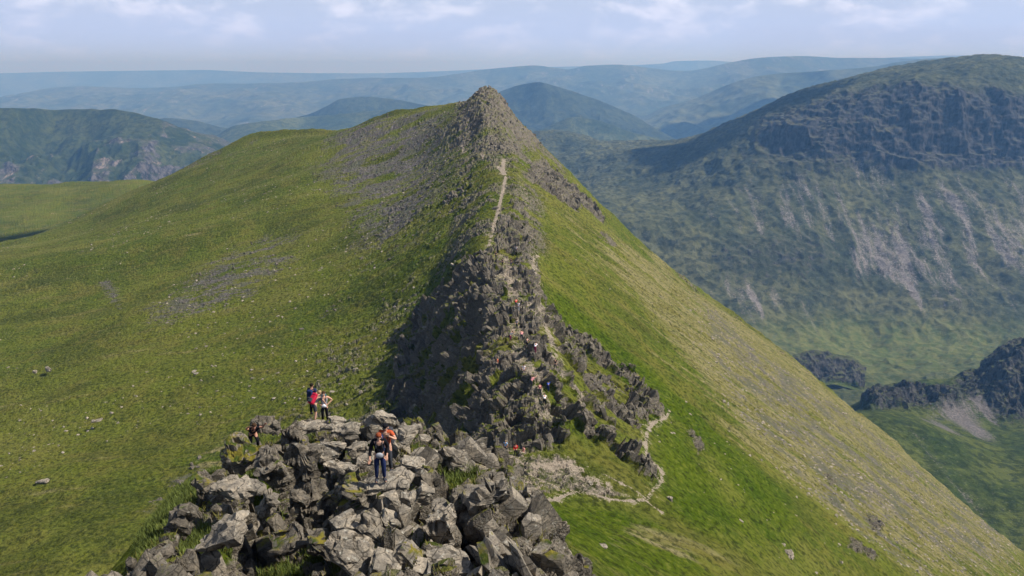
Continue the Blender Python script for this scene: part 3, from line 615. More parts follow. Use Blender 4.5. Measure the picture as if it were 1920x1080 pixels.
hill('left_fell', [(-420,230),(-200,214),(0,204),(60,202),(110,205),(200,206),(235,212),(290,225),(330,243),(380,262),(430,292),(480,330),(540,385),(620,450)], 3000, 1500, m_left, 120, 11, 'rugged green fell with pale scree scars at the far left', 300, 700, rk=.95, rough=34)
hill('low_hills', [(-300,262),(100,255),(300,262),(400,256),(440,236),(500,228),(560,221),(640,214),(720,207),(800,204),(870,205),(950,230),(1050,262),(1150,290)], 4600, 1500, m_mid, 60, 12, 'low pale green hills behind the ridge on the left')
hill('shaded_hill', [(500,232),(580,214),(610,200),(640,186),(680,182),(740,187),(790,196),(850,206),(900,222)], 5600, 900, m_shaded, 40, 13, 'hill with cloud shadow painted into its colour, rising behind the ridge, left of the peak')  # no woods here, the dark material carries a cloud's shadow
hill('dark_spur', [(230,268),(270,232),(310,222),(360,226),(420,240),(480,246),(540,262)], 5200, 900, m_shaded, 30, 14, 'dark spur in the valley gap on the left')
hill('blue_fell', [(820,235),(880,205),(940,172),(975,160),(1008,155),(1040,162),(1085,176),(1140,196),(1190,218),(1230,242),(1290,275)], 5200, 1100, m_shaded, 55, 15, 'dark blue fell close behind the peak, cloud shadow painted into its colour')  # dark tone is cloud shadow in the colour
hill('pale_knolls', [(960,262),(1010,246),(1040,232),(1072,220),(1100,222),(1140,232),(1190,250),(1240,262),(1300,280)], 4300, 600, m_mid, 30, 16, 'pale knolls at the foot of the dark blue fell')
hill('spur_fell', [(1120,262),(1180,232),(1240,206),(1300,186),(1350,165),(1400,148),(1450,140),(1540,134),(1620,128),(1700,115),(1760,110),(1810,112),(1870,122),(2000,130),(2200,140),(2500,160)], 7200, 1900, m_far, 90, 17, 'long fell descending to the valley behind the crag fell')
hill('high_moor', [(-500,205),(-200,198),(0,186),(40,178),(80,168),(150,163),(250,166),(310,164),(380,158),(470,157),(560,155),(620,150),(700,147),(800,146),(860,139),(910,131),(960,126),(1000,123),(1040,128),(1065,131),(1100,124),(1150,122),(1200,126),(1250,131),(1280,133),(1330,127),(1370,118),(1430,109),(1500,106),(1560,108),(1640,109),(1710,110),(1760,114),(1900,122),(2100,130),(2500,140)], 10500, 3600, m_far, 110, 18, 'long line of high moors along the horizon', 260, 1100, rk=.3)
hill('far_plateau', [(-900,142),(-300,140),(0,137),(120,134),(280,132),(380,131),(480,135),(620,137),(700,137),(800,134),(900,130),(1000,126),(1240,119),(1270,114),(1330,113),(1400,117),(1550,113),(1700,106),(1800,103),(1920,107),(2100,108),(2600,112)], 16500, 3000, m_far, 25, 19, 'faint plateau on the horizon', 60, 500, zfoot=-700)
m_low, t_, b_ = new_mat('lowland'); pos_ = nd(t_, 'ShaderNodeNewGeometry').outputs['Position']
t_.links.new(mixc(t_, sstep(t_, noise(t_, pos_, .003, 6, .6), .4, .6), (.06, .085, .03), (.13, .14, .06)), b_.inputs['Base Color'])
gl = soup('lowland', [(-60000, -8000, -630), (60000, -8000, -630), (60000, 60000, -630), (-60000, 60000, -630)], [(0, 1, 2, 3)], m_low)
tag(gl, kind='structure', label='flat lowland stretching to the horizon', cat='ground')
log('hills')

# ------------------------------------------------------------------ haze
def box(name, lo, hi, mat):
    x0, y0, z0 = lo; x1, y1, z1 = hi
    V = [(x0,y0,z0),(x1,y0,z0),(x1,y1,z0),(x0,y1,z0),(x0,y0,z1),(x1,y0,z1),(x1,y1,z1),(x0,y1,z1)]
    return soup(name, V, [(0,3,2,1),(4,5,6,7),(0,1,5,4),(1,2,6,5),(2,3,7,6),(3,0,4,7)], mat)
hm = bpy.data.materials.new('haze_air'); hm.use_nodes = True; ht = hm.node_tree; ht.nodes.clear()
hv = nd(ht, 'ShaderNodeVolumePrincipled', {'Color': (.22, .50, 1.0, 1), 'Absorption Color': (.72, .58, 1.0, 1), 'Density': HAZE_DENS, 'Anisotropy': .1})
ho = nd(ht, 'ShaderNodeOutputMaterial'); ht.links.new(hv.outputs[0], ho.inputs['Volume'])
hz = box('haze', (-60500, -8500, -632), (60500, 60500, 265), hm)
tag(hz, kind='stuff', label='pale blue haze hanging over the far hills', cat='haze')
# clouds high over the fells, above the frame: their shadows lie on the slopes
mc, tc_c, bc = new_mat('cloud_vapour'); bc.inputs['Base Color'].default_value = (.85, .87, .9, 1); bc.inputs['Roughness'].default_value = 1.0
def cloud(tx, ty, tz, H, rx, ry, seed, label):
    t = (H - tz) / sund.z; cx_, cy_ = tx + sund.x * t, ty + sund.y * t; r = random.Random(seed); Vs, Ts, n = [], [], 0
    bm = bmesh.new(); bmesh.ops.create_icosphere(bm, subdivisions=4, radius=1.0); bm.verts.ensure_lookup_table()
    v0 = np.array([v.co[:] for v in bm.verts]); t0 = np.array([[v.index for v in f.verts] for f in bm.faces]); bm.free()
    for k in range(16):
        a = r.random() * 6.283; q = math.sqrt(r.random()) * .75; s_ = r.uniform(.28, .55)
        w = v0 * (1 + .25 * fbm3(v0[:, 0] * 2.2 + k * 5, v0[:, 1] * 2.2, v0[:, 2] * 2.2, 3, seed))[:, None]
        w = w * np.array([rx * s_, ry * s_, min(rx, ry) * s_ * .45]); w[:, 2] = np.where(w[:, 2] < 0, w[:, 2] * .35, w[:, 2])
        Vs.append(w + np.array([cx_ + math.cos(a) * q * rx, cy_ + math.sin(a) * q * ry, H])); Ts.append(t0 + n); n += len(v0)
    o = tri_soup('cloud', np.concatenate(Vs).astype(np.float32), np.concatenate(Ts).astype(np.int32), mc)
    o.data.polygons.foreach_set('use_smooth', np.ones(len(o.data.polygons), dtype=bool)); tag(o, kind='structure', label=label, cat='cloud')
cloud(-450, 705, -150, 1100, 170, 34, 1, 'cumulus cloud high over the left flank')
cloud(560, 2350, -230, 1500, 170, 260, 2, 'cumulus cloud high over the shoulder of the crag fell')
cloud(3000, 6100, -150, 2600, 1500, 700, 3, 'broad cumulus cloud high over the far fells')
cloud(720, 640, -300, 1400, 150, 130, 4, 'small cumulus cloud high over the valley on the right')
cloud(-1500, 6500, -200, 2600, 900, 420, 5, 'cumulus cloud high over the left moors')
#@@OBJECTS
# ------------------------------------------------------------------ blocks of rock
rng = random.Random(7)
def hull_block(seed, corners=.28, cuts=2, sharp=.0):
    """angular block inside a unit box: jittered corners, some corners broken off, then a convex hull"""
    r = random.Random(seed); bm = bmesh.new()
    for sx in (-1, 1):
        for sy in (-1, 1):
            for sz in (-1, 1):
                c_ = [sx * (.5 - r.random() * corners * .6), sy * (.5 - r.random() * corners * .6), sz * (.5 - r.random() * corners * .5)]
                if r.random() < .45:
                    for ax in range(3):
                        q = list(c_); q[ax] -= (sx, sy, sz)[ax] * r.uniform(.12, .42); bm.verts.new(q)
                else: bm.verts.new(c_)
    for k in range(cuts):
        th = r.random() * 6.28; bm.verts.new((math.cos(th) * .5, math.sin(th) * .5, r.uniform(-.3, .3)))
    res = bmesh.ops.convex_hull(bm, input=bm.verts)
    bmesh.ops.delete(bm, geom=list({g for g in res['geom_interior'] + res['geom_unused'] if isinstance(g, bmesh.types.BMVert)}), context='VERTS')
    return bm
TEMPL = []
for k in range(28):
    bm = hull_block(1000 + k, .35); bmesh.ops.triangulate(bm, faces=bm.faces); bm.verts.ensure_lookup_table()
    TEMPL.append((np.array([v.co[:] for v in bm.verts]), np.array([[v.index for v in f.verts] for f in bm.faces]))); bm.free()
def scatter_blocks(name, items, mat, label, cat, kind='stuff'):
    """items: (x, y, z, (sx, sy, sz), euler) - one mesh of many stones"""
    Vs, Ts, n = [], [], 0
    for i, (x, y, z, s, e) in enumerate(items):
        v, t_ = TEMPL[(i * 7 + int(abs(x) * 13)) % len(TEMPL)]
        R = np.array(Euler(e).to_matrix()); w = (v * np.array(s)) @ R.T + np.array([x, y, z])
        Vs.append(w); Ts.append(t_ + n); n += len(v)
    o = tri_soup(name, np.concatenate(Vs).astype(np.float32), np.concatenate(Ts).astype(np.int32), mat)
    return tag(o, kind=kind, label=label, cat=cat)
M_B = [boulder_mat('crag_stone_pale', 1.2, (0, 0, 0), .05), boulder_mat('crag_stone', .95, (31, 7, 2), .25), boulder_mat('crag_stone_dark', .62, (11, 17, 5), .30), boulder_mat('crag_stone_mossy', .75, (5, 27, 8), .60), boulder_mat('pinnacle_stone', .60, (2, 5, 8), .22), boulder_mat('scree_stone', .55, (3, 5, 18), 0)]
gz_final = lambda x, y: float(samp(PZ, x, y))
def boulder(px, py, Y, wpx, hpx, depth, rot, seed, mat, label, group=None, corners=.3, rough=.05, name='boulder', top=None):
    """a boulder whose middle is seen at (px, py), standing at distance Y; wpx and hpx are its seen size there"""
    x, y, z = at(px, py, Y); d = math.sqrt(x * x + y * y + z * z); w = wpx * d / F; h = hpx * d / F; depth = depth * .8; h = max(.45 * h, (h - .45 * depth) / .87)
    bm = hull_block(seed, corners * 1.5, 2)
    L = max(w, h, depth)
    for v in bm.verts: v.co.x *= w; v.co.y *= depth; v.co.z *= h
    bmesh.ops.triangulate(bm, faces=bm.faces)
    bmesh.ops.subdivide_edges(bm, edges=bm.edges, cuts=7, use_grid_fill=True)
    bmesh.ops.triangulate(bm, faces=bm.faces)
    co = np.array([v.co[:] for v in bm.verts]); nn = np.array([v.normal[:] for v in bm.verts]) if False else None
    bm.normal_update(); nn = np.array([v.normal[:] for v in bm.verts]); off = seed * 3.7
    n1 = fbm3(co[:, 0] * 1.1 + off, co[:, 1] * 1.1, co[:, 2] * 2.4, 3, seed)
    lay = fbm3(co[:, 0] * .5 + off, co[:, 1] * .5, co[:, 2] * 6.0 + co[:, 0] * 1.5, 2, seed + 3)
    fa, fe = facet3((co + off).astype(np.float32), (.55, .4, .28), (.3 + seed, .4, .2), 40 + seed, 1.3)
    dd = (fa * rough * .9 - (1 - fe) * rough * .5 + n1 * rough * 1.6 + np.sign(lay) * np.minimum(np.abs(lay) * 3, 1) * rough * .45) * min(L, 2.2)
    for v, k, n_ in zip(bm.verts, dd, nn): v.co += Vector(n_) * float(k)
    me = bpy.data.meshes.new(name); bm.to_mesh(me); bm.free(); me.materials.append(M_B[mat])
    o = bpy.data.objects.new(name, me); col.objects.link(o); o.location = (x, y, z); o.rotation_euler = [math.radians(a) for a in rot]
    return tag(o, label, 'boulder' if name == 'boulder' else 'rock', group)
# px, py, Y, seen width, seen height, depth, rotation (deg), seed, stone, label
BOULD = [
 (716,790,31.0, 66,54,1.3,(0,14,20), 3,0,'big pointed pale boulder at the back of the platform, right behind the dark-capped hiker'),
 (766,812,30.0, 46,36,.9,(5,-8,40), 4,0,'rounded pale boulder right beside the big pointed boulder'),
 (795,822,30.0, 26,16,.5,(0,10,10), 5,0,'small pale stone at the right end of the back row of boulders'),
 (722,905,21.9, 104,20,1.6,(-3,-5,18), 6,0,'flat pale slab the front hiker stands on'),
 (668,925,21.6, 62,62,1.1,(6,12,-20), 7,1,'dark-faced block propping the left end of the hiker\'s slab'),
 (648,806,30.5, 62,30,1.2,(4,-4,8), 8,0,'flat-topped pale block with a brown front face, left of the big pointed boulder'),
 (622,845,27.5, 52,48,.9,(-18,6,12), 9,0,'square grey block spotted with lichen, left of the dark hollow'),
 (640,877,25.0, 66,24,1.1,(-8,10,-6),10,0,'pale wedge slab jutting over a dark hole, below the lichen-spotted block'),
 (668,842,27.6, 38,26,.7,(0,4,30), 11,1,'small brown block wedged between pale slabs left of the hikers'),
 (455,852,27.0, 80,64,1.5,(28,20,-14),12,3,'large tilted slab with yellow-green moss down its left side'),
 (452,915,24.0, 96,34,1.5,(-6,6,6), 13,0,'pale flat ledge below the large moss-sided slab'),
 (512,882,25.5, 40,86,.9,(10,-28,10),14,1,'narrow block leaning left beside the moss-sided slab'),
 (548,828,29.5, 50,92,1.1,(-6,-18,-10),15,2,'dark upright block under the climbing trio, seen edge on'),
 (500,795,33.5, 52,40,1.4,(4,10,20), 16,2,'dark blue-grey block at the top left corner of the crag'),
 (425,1000,19.8,118,62,1.4,(24,-30,-20),17,0,'big pale broken boulder leaning at the lower left of the crag'),
 (338,982,21.5, 44,66,.8,(0,34,30), 18,2,'pointed dark fin standing at the left edge of the crag'),
 (736,942,20.6, 34,52,.7,(6,-4,14), 19,0,'upright pale block just under the front edge of the hiker\'s slab'),
 (764,940,20.9, 26,48,.6,(0,4,-6), 20,0,'narrow upright pale block, second in the row under the hiker\'s slab'),
 (795,930,21.4, 32,50,.7,(4,32,20), 21,0,'white-tipped block leaning right, beside a tuft of moss'),
 (828,960,20.5, 36,54,.8,(6,-10,8), 22,0,'pale squared block capping the tall column right of centre'),
 (832,1012,19.2, 60,150,1.2,(0,-6,-4),23,0,'tall grey column beside the deep black cleft'),
 (868,990,20.6, 26,150,.9,(0,-3,0), 24,2,'thin dark pillar standing in the deep black cleft'),
 (918,982,20.6,104,196,1.5,(14,-14,16),25,1,'greatest slab of the crag, smooth and grey, right of the black cleft'),
 (660,1032,17.6, 92,54,1.2,(30,36,-10),26,0,'long pale slab sliding down to the right at the bottom of the frame'),
 (652,985,18.9, 58,52,1.0,(8,-6,24), 27,0,'knobbly pale block on top of the long sliding slab'),
 (722,1004,18.7, 110,34,.9,(20,38,-6),28,1,'thin brown plate of rock lying across the blocks below the hiker'),
 (732,972,19.5, 46,36,.8,(8,24,16),29,0,'pale wedge under the brown plate\'s upper end'),
 (842,1062,17.3, 92,58,1.3,(6,4,12), 30,0,'broad lichen-spotted boulder at the bottom edge under the tall column'),
 (722,1056,17.2, 64,46,1.0,(14,20,20),31,0,'rough pale block at the bottom edge beside the long sliding slab'),
 (768,1046,17.6, 56,60,1.0,(6,30,-16),32,1,'brown rough block between two boulders at the bottom edge'),
 (772,872,26.0, 48,34,1.0,(6,16,10),33,0,'pale rounded block just right of the front hiker'),
 (803,886,25.0, 44,32,.9,(-4,24,20),34,1,'low grey block right of the pale rounded block by the hiker'),
 (872,874,27.5, 120,58,2.0,(10,32,12),35,1,'ribbed tilted outcrop on the right skyline of the crag'),
 (950,945,24.0, 34,130,1.3,(6,-36,10),36,1,'long thin fin leaning left, parallel to the greatest slab'),
 (990,965,23.0, 56,110,1.3,(4,-14,20),37,1,'craggy knob at the right end of the crag, over the grass'),
 (690,862,26.5, 40,30,.9,(4,-6,0),38,0,'pale block half hidden behind the two front hikers\' legs'),
 (590,796,35.5, 70,20,1.6,(0,2,10),39,0,'low flat rock under the feet of the group of three'),
 (632,790,35.6, 30,26,.9,(0,10,30),40,0,'small pale block at the feet of the woman with hands on hips'),
 (562,850,28.0, 46,44,1.0,(10,-10,30),41,3,'mossy rounded block in the middle of the crag\'s left half'),
 (578,900,24.6, 42,150,1.1,(0,-4,-10),42,2,'tall dark pillar in shade in the middle of the crag'),
 (628,925,22.8, 96,26,.8,(10,-38,-6),43,3,'mossy rib rising right towards the hiker\'s slab'),
 (598,1020,18.6, 50,60,1.0,(0,14,20),44,2,'dark block in the hollow left of the knobbly pale block'),
 (540,1010,19.2, 66,50,1.2,(20,-24,10),45,2,'dark mossy slab deep in the hollow at the bottom'),
 (500,950,22.2, 30,70,.8,(0,24,10),46,1,'slanting blade of rock left of the shaded pillar'),
 (385,905,25.2, 40,34,.9,(4,14,-20),47,2,'small dark block at the left end of the pale flat ledge'),
 (300,1040,19.4, 56,36,.9,(6,-24,10),48,2,'low dark block at the lower left corner of the crag'),
 (940,1040,19.0, 40,90,1.2,(0,-22,10),49,1,'brown rib below the greatest slab'),
 (985,1040,19.6, 32,96,1.2,(0,-24,6),50,1,'second brown rib below the greatest slab, lower and narrower'),
 (1042,1045,20.6, 44,76,1.2,(0,-28,16),51,1,'jointed rib at the lower right of the crag'),
 (1090,1062,20.6, 36,60,1.0,(0,-30,0),52,2,'last dark rib at the right foot of the crag'),
 (870,925,24.0, 44,44,1.0,(10,-20,20),53,1,'grey block under the ribbed outcrop'),
 (560,935,23.6, 40,46,1.0,(10,20,0),54,2,'shaded block in front of the tall dark pillar'),
]
for q in BOULD:
    px_, py_, Yq, w_, h_, dp, rt, sd, mt, lb = q
    boulder(px_, py_, Yq, w_, h_, dp, rt, sd, mt, lb, 'boulders and blocks of the near crag', rough=.055 if mt == 0 else .08)
# smaller broken blocks packed between them
rg = np.random.default_rng(5)
items = {0: [], 1: [], 2: []}
def fgnear(x, y): return float(samp(fg, x, y))
cnt = 0
while cnt < 1700:
    y = 14.5 + 30 * rg.random() ** 1.3; x = rg.uniform(-16, 4.5)
    if samp(fg, x, y) < .4 or samp(fgp, x, y) > .35: continue
    z = gz_final(x, y); s = .14 + .85 * rg.random() ** 3.0
    e = (rg.normal(.15, .22), rg.normal(-.42, .24), rg.normal(.35, .4))
    k = 2 if rg.random() < (.8 if x < -6 else .38) else (0 if rg.random() < .35 else 1)  # left half mostly dark stone: shade of the left-facing side put into colour
    items[k].append((x, y, z + s * rg.uniform(-.25, .15), (s * rg.uniform(.5, 1.3), s * rg.uniform(.3, .8), s * rg.uniform(.6, 2.2)), e)); cnt += 1
def slabs(n, x0, x1, y0, y1, sx_, sy_, sz_, e0, key, sink):
    c_ = 0
    while c_ < n:
        x = rg.uniform(x0, x1); y = rg.uniform(y0, y1)
        if samp(fg, x, y) < .5 or samp(fgp, x, y) > .3: continue
        z = gz_final(x, y); d_ = rg.uniform(*sz_)
        items[key if rg.random() < .75 else 1].append((x, y, z + d_ * .5 - d_ * sink, (rg.uniform(*sx_), rg.uniform(*sy_), d_), (e0[0] + rg.normal(0, .10), e0[1] + rg.normal(0, .10), e0[2] + rg.normal(0, .16)))); c_ += 1
slabs(85, -.8, 4.0, 15.5, 25.5, (.22, .55), (.7, 1.7), (1.2, 2.8), (.12, -.55, .35), 1, .62)
slabs(60, -11.8, -6, 16, 36, (.3, .7), (.6, 1.4), (1.0, 2.2), (.1, -.30, .2), 2, .62)  # left slabs mostly dark as well, shade carried by the stone colour
slabs(40, -6, -1, 16, 22, (.3, .7), (.6, 1.5), (.9, 1.8), (.35, .5, -.2), 0, .66)
for k, nm in ((0, 'pale'), (1, 'brown'), (2, 'dark')):
    scatter_blocks('broken_rock', items[k], M_B[k], nm + ' broken rock filling the gaps of the near crag', 'rock')
# rocks bristling from the pinnacle, the peak and the crest
def spread(mask, n, y0, y1, smin, smax, tall, seed, dip=-.3, power=2.2, thr=.45):
    r = np.random.default_rng(seed); R, C_ = np.where((mask > thr) & (GY > y0) & (GY < y1)); w = (GY[R, C_] ** 2); w = w / w.sum(); out = []
    for i in r.choice(len(R), n, p=w):
        a, b = R[i], C_[i]; s = smin + (smax - smin) * r.random() ** power
        out.append((float(PX[a, b]), float(PY[a, b]), float(PZ[a, b]) - s * .1, (s * r.uniform(.6, 1.3), s * r.uniform(.4, 1.0), s * r.uniform(.5, tall)), (r.normal(0, .3), r.normal(dip, .3), r.normal(0, .7))))
    return out
scatter_blocks('crag_rock', spread(tower * (rock > .5) * (GX > -5.5) * (path < .3), 900, 86, 205, .25, 1.15, 2.6, 1), M_B[4], 'countless jagged rocks of the pinnacle on the crest', 'rock')
scatter_blocks('summit_rock', spread(mx_(peak, mx_(cr2, mx_(cr3, mx_(cr4, rim)))) * (rock > .3), 1000, 205, 470, .4, 1.9, 1.2, 2, thr=.4), M_B[4], 'rocks strewn over the peak and the upper crest', 'rock')
scatter_blocks('scree_stones', spread(scree * (1 - rscree), 5200, 60, 640, .3, 1.5, .8, 3, 0, 4, .3), M_B[5], 'grey scree stones spread over the left slope', 'scree')
scatter_blocks('scree_stones', spread(rscree, 4200, 60, 440, .3, 1.2, .7, 4, 0, 3, .3), M_B[0], 'pale scree stones in streaks down the right slope', 'scree')
lft = ((GX < -12) & (GY > 70) & (GY < 600) & (GX > -420)).astype(np.float32) * (fbm(f32(GX) / 26, f32(GY) / 40, 3, 61) > .12)
scatter_blocks('grass_stones', spread(lft, 3600, 70, 600, .25, 1.4, .7, 6, 0, 4, .5), M_B[0], 'small pale stones lying scattered in the grass of the left slope', 'stones')
rgt = ((GX > 8) & (GY > 80) & (GY < 430)).astype(np.float32) * (fbm(f32(GX) / 26, f32(GY) / 20, 3, 62) > .1)
scatter_blocks('grass_stones', spread(rgt, 700, 80, 430, .25, 1.0, .7, 8, 0, 4, .5), M_B[0], 'small pale stones lying scattered in the grass of the right slope', 'stones')
for (px_, py_, w_, h_, sd, lb) in [(400,687,20,9,60,'lone grey boulder in the grass high on the left slope'), (90,693,18,9,61,'grey boulder near the left edge of the picture, paired with a smaller flat one'), (66,697,10,6,62,'small flat stone just left of the grey boulder by the left edge'),
      (80,902,22,9,63,'flat grey boulder in the grass at the lower left'), (182,788,18,7,64,'low slab in the grass between the flat boulder and the crag'), (1293,778,9,9,65,'small pale boulder in the bright grass right of the path'), (1256,935,10,14,66,'upright grey stone just below the bend of the path'), (1480,1040,22,8,67,'long pale rock in the grass near the bottom right'), (1130,1024,16,9,68,'pale flat stone beside the grass under the crag\'s right foot')]:
    g_ = ground(px_, py_, 60); boulder(px_, py_, g_[1] - .2, w_, h_, .8 + w_ * .04, (0, 6, sd * 20), sd, 0, lb)
def blades(name, n, mat, test, label, seed, h0=.12, h1=.30):
    r = np.random.default_rng(seed); V = []; k = 0
    X0 = r.uniform(-18, 8, n * 14); Y0 = 13 + 36 * r.random(n * 14) ** 1.2
    keep = test(X0, Y0); X0 = X0[keep][:n]; Y0 = Y0[keep][:n]; Z0 = samp(PZ, X0, Y0); m = len(X0)
    a = r.uniform(0, 6.283, m); h = r.uniform(h0, h1, m); w = r.uniform(.012, .03, m); lx = r.normal(0, .10, m); ly = r.normal(0, .10, m)
    p0 = np.stack([X0 + np.cos(a) * w, Y0 + np.sin(a) * w, Z0 - .05], -1); p1 = np.stack([X0 - np.cos(a) * w, Y0 - np.sin(a) * w, Z0 - .05], -1); p2 = np.stack([X0 + lx, Y0 + ly, Z0 + h], -1)
    V = np.stack([p0, p1, p2], 1).reshape(-1, 3).astype(np.float32)
    return tag(tri_soup(name, V, np.arange(m * 3, dtype=np.int32).reshape(-1, 3), mat), kind='stuff', label=label, cat='grass')
blades('grass', 26000, plain('grass_blade', (.10, .125, .032), .8, .45, 1.5), lambda x, y: (samp(fgp, x, y) > .25), 'rough grass and moss growing between the blocks of the near crag', 3)
blades('grass', 16000, plain('grass_blade_dry', (.19, .17, .045), .8, .45, 1.5), lambda x, y: (samp(fg, x, y) > .3) & (fbm(x / 1.7, y / 1.7, 3, 91) > .04), 'tawny grass sprouting from cracks of the near crag', 4)
log('blocks')

# summit cairn, stones piled as one heap
def cairn(px_, py_, label, hgt):
    x, y, z = ground(px_, py_, 200, G=PZ); V, Fc, n = [], [], 0; r = random.Random(3)
    root = empty('cairn', (x, y, z), label, 'cairn')
    for k in range(5):
        v, t_ = TEMPL[k + 3]; s = (1.2 - k * .18) * hgt * .6; q = (v * np.array([s, s * .9, hgt * .34])) @ np.array(Euler((.1 * k, .08, k)).to_matrix()).T + np.array([r.uniform(-.05, .05), 0, hgt * (.1 + k * .2)])
        soup('stone', q, [tuple(int(i) for i in f_) for f_ in t_], M_B[1], root)
cairn(917, 166, 'small stone cairn on the very top of the peak', 1.7)

# ------------------------------------------------------------------ people
def cmat(name, c, rough=.85): return plain(name, c, rough, .18, 14)
SKIN = cmat('skin', (.52, .30, .21), .6); SKIN_D = cmat('skin_tanned', (.42, .22, .15), .6)
HAIR = {'brown': cmat('hair_brown', (.06, .035, .02)), 'blond': cmat('hair_blond', (.36, .25, .13)), 'ginger': cmat('hair_ginger', (.24, .06, .025)), 'dark': cmat('hair_dark', (.02, .016, .013))}
CL = {}
for k, v in {'black': (.012, .012, .015), 'navy': (.02, .03, .085), 'red': (.62, .03, .035), 'crimson': (.42, .02, .05), 'white': (.74, .74, .78), 'grey': (.30, .31, .34), 'charcoal': (.05, .052, .06), 'orange': (.75, .16, .04), 'blue': (.05, .14, .55),
             'lightblue': (.30, .50, .72), 'olive': (.10, .11, .05), 'maroon': (.16, .02, .05), 'khaki': (.38, .33, .24), 'pink': (.70, .28, .30), 'teal': (.03, .12, .15), 'rust': (.42, .085, .035)}.items(): CL[k] = cmat('cloth_' + k, v)
def joints(pose):
    J = dict(pelvis=(0, 0, .93), waist=(0, 0, 1.08), chest=(0, 0, 1.29), neck=(0, 0, 1.47), head=(0, -.03, 1.58), crown=(0, -.02, 1.69))
    for s, n in ((1, 'R'), (-1, 'L')):
        J.update({'sh' + n: (s * .185, 0, 1.41), 'el' + n: (s * .245, .02, 1.13), 'wr' + n: (s * .25, -.07, .90), 'hip' + n: (s * .095, 0, .88), 'kn' + n: (s * .11, -.03, .48), 'an' + n: (s * .12, .02, .08), 'toe' + n: (s * .135, -.15, .035)})
    def up(d): J.update(d)
    if pose == 'hips':
        up({'elR': (.42, .08, 1.19), 'wrR': (.20, -.04, 1.02), 'elL': (-.42, .08, 1.19), 'wrL': (-.20, -.04, 1.02)})
    elif pose == 'stand_look_down':
        up({'head': (0, -.10, 1.56), 'crown': (0, -.15, 1.67), 'elL': (-.27, -.04, 1.14), 'wrL': (-.30, -.16, .93), 'elR': (.27, .03, 1.14), 'wrR': (.24, -.18, 1.0), 'toeR': (.17, -.14, .035)})
    elif pose == 'arm_up':
        up({'elR': (.36, -.08, 1.22), 'wrR': (.22, -.24, 1.38), 'elL': (-.30, -.05, 1.16), 'wrL': (-.22, -.22, 1.10)})
    elif pose == 'walk':
        up({'knR': (.10, -.22, .52), 'anR': (.11, -.20, .12), 'toeR': (.12, -.38, .08), 'knL': (-.10, .05, .47), 'anL': (-.11, .22, .10), 'toeL': (-.12, .06, .035), 'wrR': (.24, .12, .95), 'wrL': (-.25, -.22, 1.0)})
    elif pose in ('climb', 'scramble'):
        up({'waist': (0, -.10, 1.02), 'chest': (0, -.26, 1.17), 'neck': (0, -.38, 1.30), 'head': (0, -.47, 1.38), 'crown': (0, -.50, 1.49),
            'shR': (.185, -.34, 1.25), 'shL': (-.185, -.34, 1.25), 'elR': (.27, -.50, 1.06), 'wrR': (.22, -.68, .95), 'elL': (-.27, -.46, 1.02), 'wrL': (-.24, -.60, .80),
            'knR': (.13, -.30, .66), 'anR': (.13, -.20, .26), 'toeR': (.14, -.37, .22), 'knL': (-.12, .0, .46), 'anL': (-.12, .10, .08), 'toeL': (-.13, -.07, .03)})
        if pose == 'scramble': up({'elL': (-.34, -.52, 1.38), 'wrL': (-.30, -.70, 1.50), 'elR': (.34, -.52, 1.30), 'wrR': (.38, -.66, 1.45)})
    elif pose == 'sit':
        dz = -.62
        for k in ('pelvis', 'waist', 'chest', 'neck', 'head', 'crown', 'shR', 'shL', 'elR', 'elL'): a = J[k]; J[k] = (a[0], a[1], a[2] + dz)
        up({'wrR': (.16, -.26, .50), 'wrL': (-.16, -.26, .50), 'elR': (.26, -.05, .56), 'elL': (-.26, -.05, .56), 'hipR': (.10, -.02, .27), 'hipL': (-.10, -.02, .27), 'knR': (.13, -.42, .42), 'knL': (-.13, -.42, .42),
            'anR': (.13, -.55, .08), 'anL': (-.13, -.55, .08), 'toeR': (.14, -.72, .05), 'toeL': (-.14, -.72, .05)})
    return {k: Vector(v) for k, v in J.items()}
def skin_mesh(name, chains, mat, parent, root_key=None, sub=2):
    """chains: lists of (key, position, rx, ry); equal keys are one vertex"""
    bm = bmesh.new(); ly = bm.verts.layers.skin.verify(); vs_ = {}; first = None
    for ch in chains:
        prev = None
        for key, co, rx, ry in ch:
            if key not in vs_:
                v = bm.verts.new(co); v[ly].radius = (rx, ry); vs_[key] = v
                if first is None: first = v
            v = vs_[key]
            if prev is not None and prev is not v and not any(v in e.verts for e in prev.link_edges): bm.edges.new((prev, v))
            prev = v
    vs_.get(root_key, first)[ly].use_root = True
    me = bpy.data.meshes.new(name); bm.to_mesh(me); bm.free(); me.materials.append(mat)
    o = bpy.data.objects.new(name, me); col.objects.link(o); o.parent = parent
    mo = o.modifiers.new('skin', 'SKIN'); mo.use_smooth_shade = True
    o.modifiers.new('sub', 'SUBSURF').levels = sub; o.modifiers['sub'].render_levels = sub
    return o
def blob(name, c, r, mat, parent, seg=10, cut=None):
    bm = bmesh.new(); bmesh.ops.create_icosphere(bm, subdivisions=2, radius=1.0)
    for v in bm.verts: v.co = Vector((v.co.x * r[0], v.co.y * r[1], v.co.z * r[2])) + Vector(c)
    me = bpy.data.meshes.new(name); bm.to_mesh(me); bm.free(); me.materials.append(mat)
    me.polygons.foreach_set('use_smooth', np.ones(len(me.polygons), dtype=bool))
    o = bpy.data.objects.new(name, me); col.objects.link(o); o.parent = parent; return o
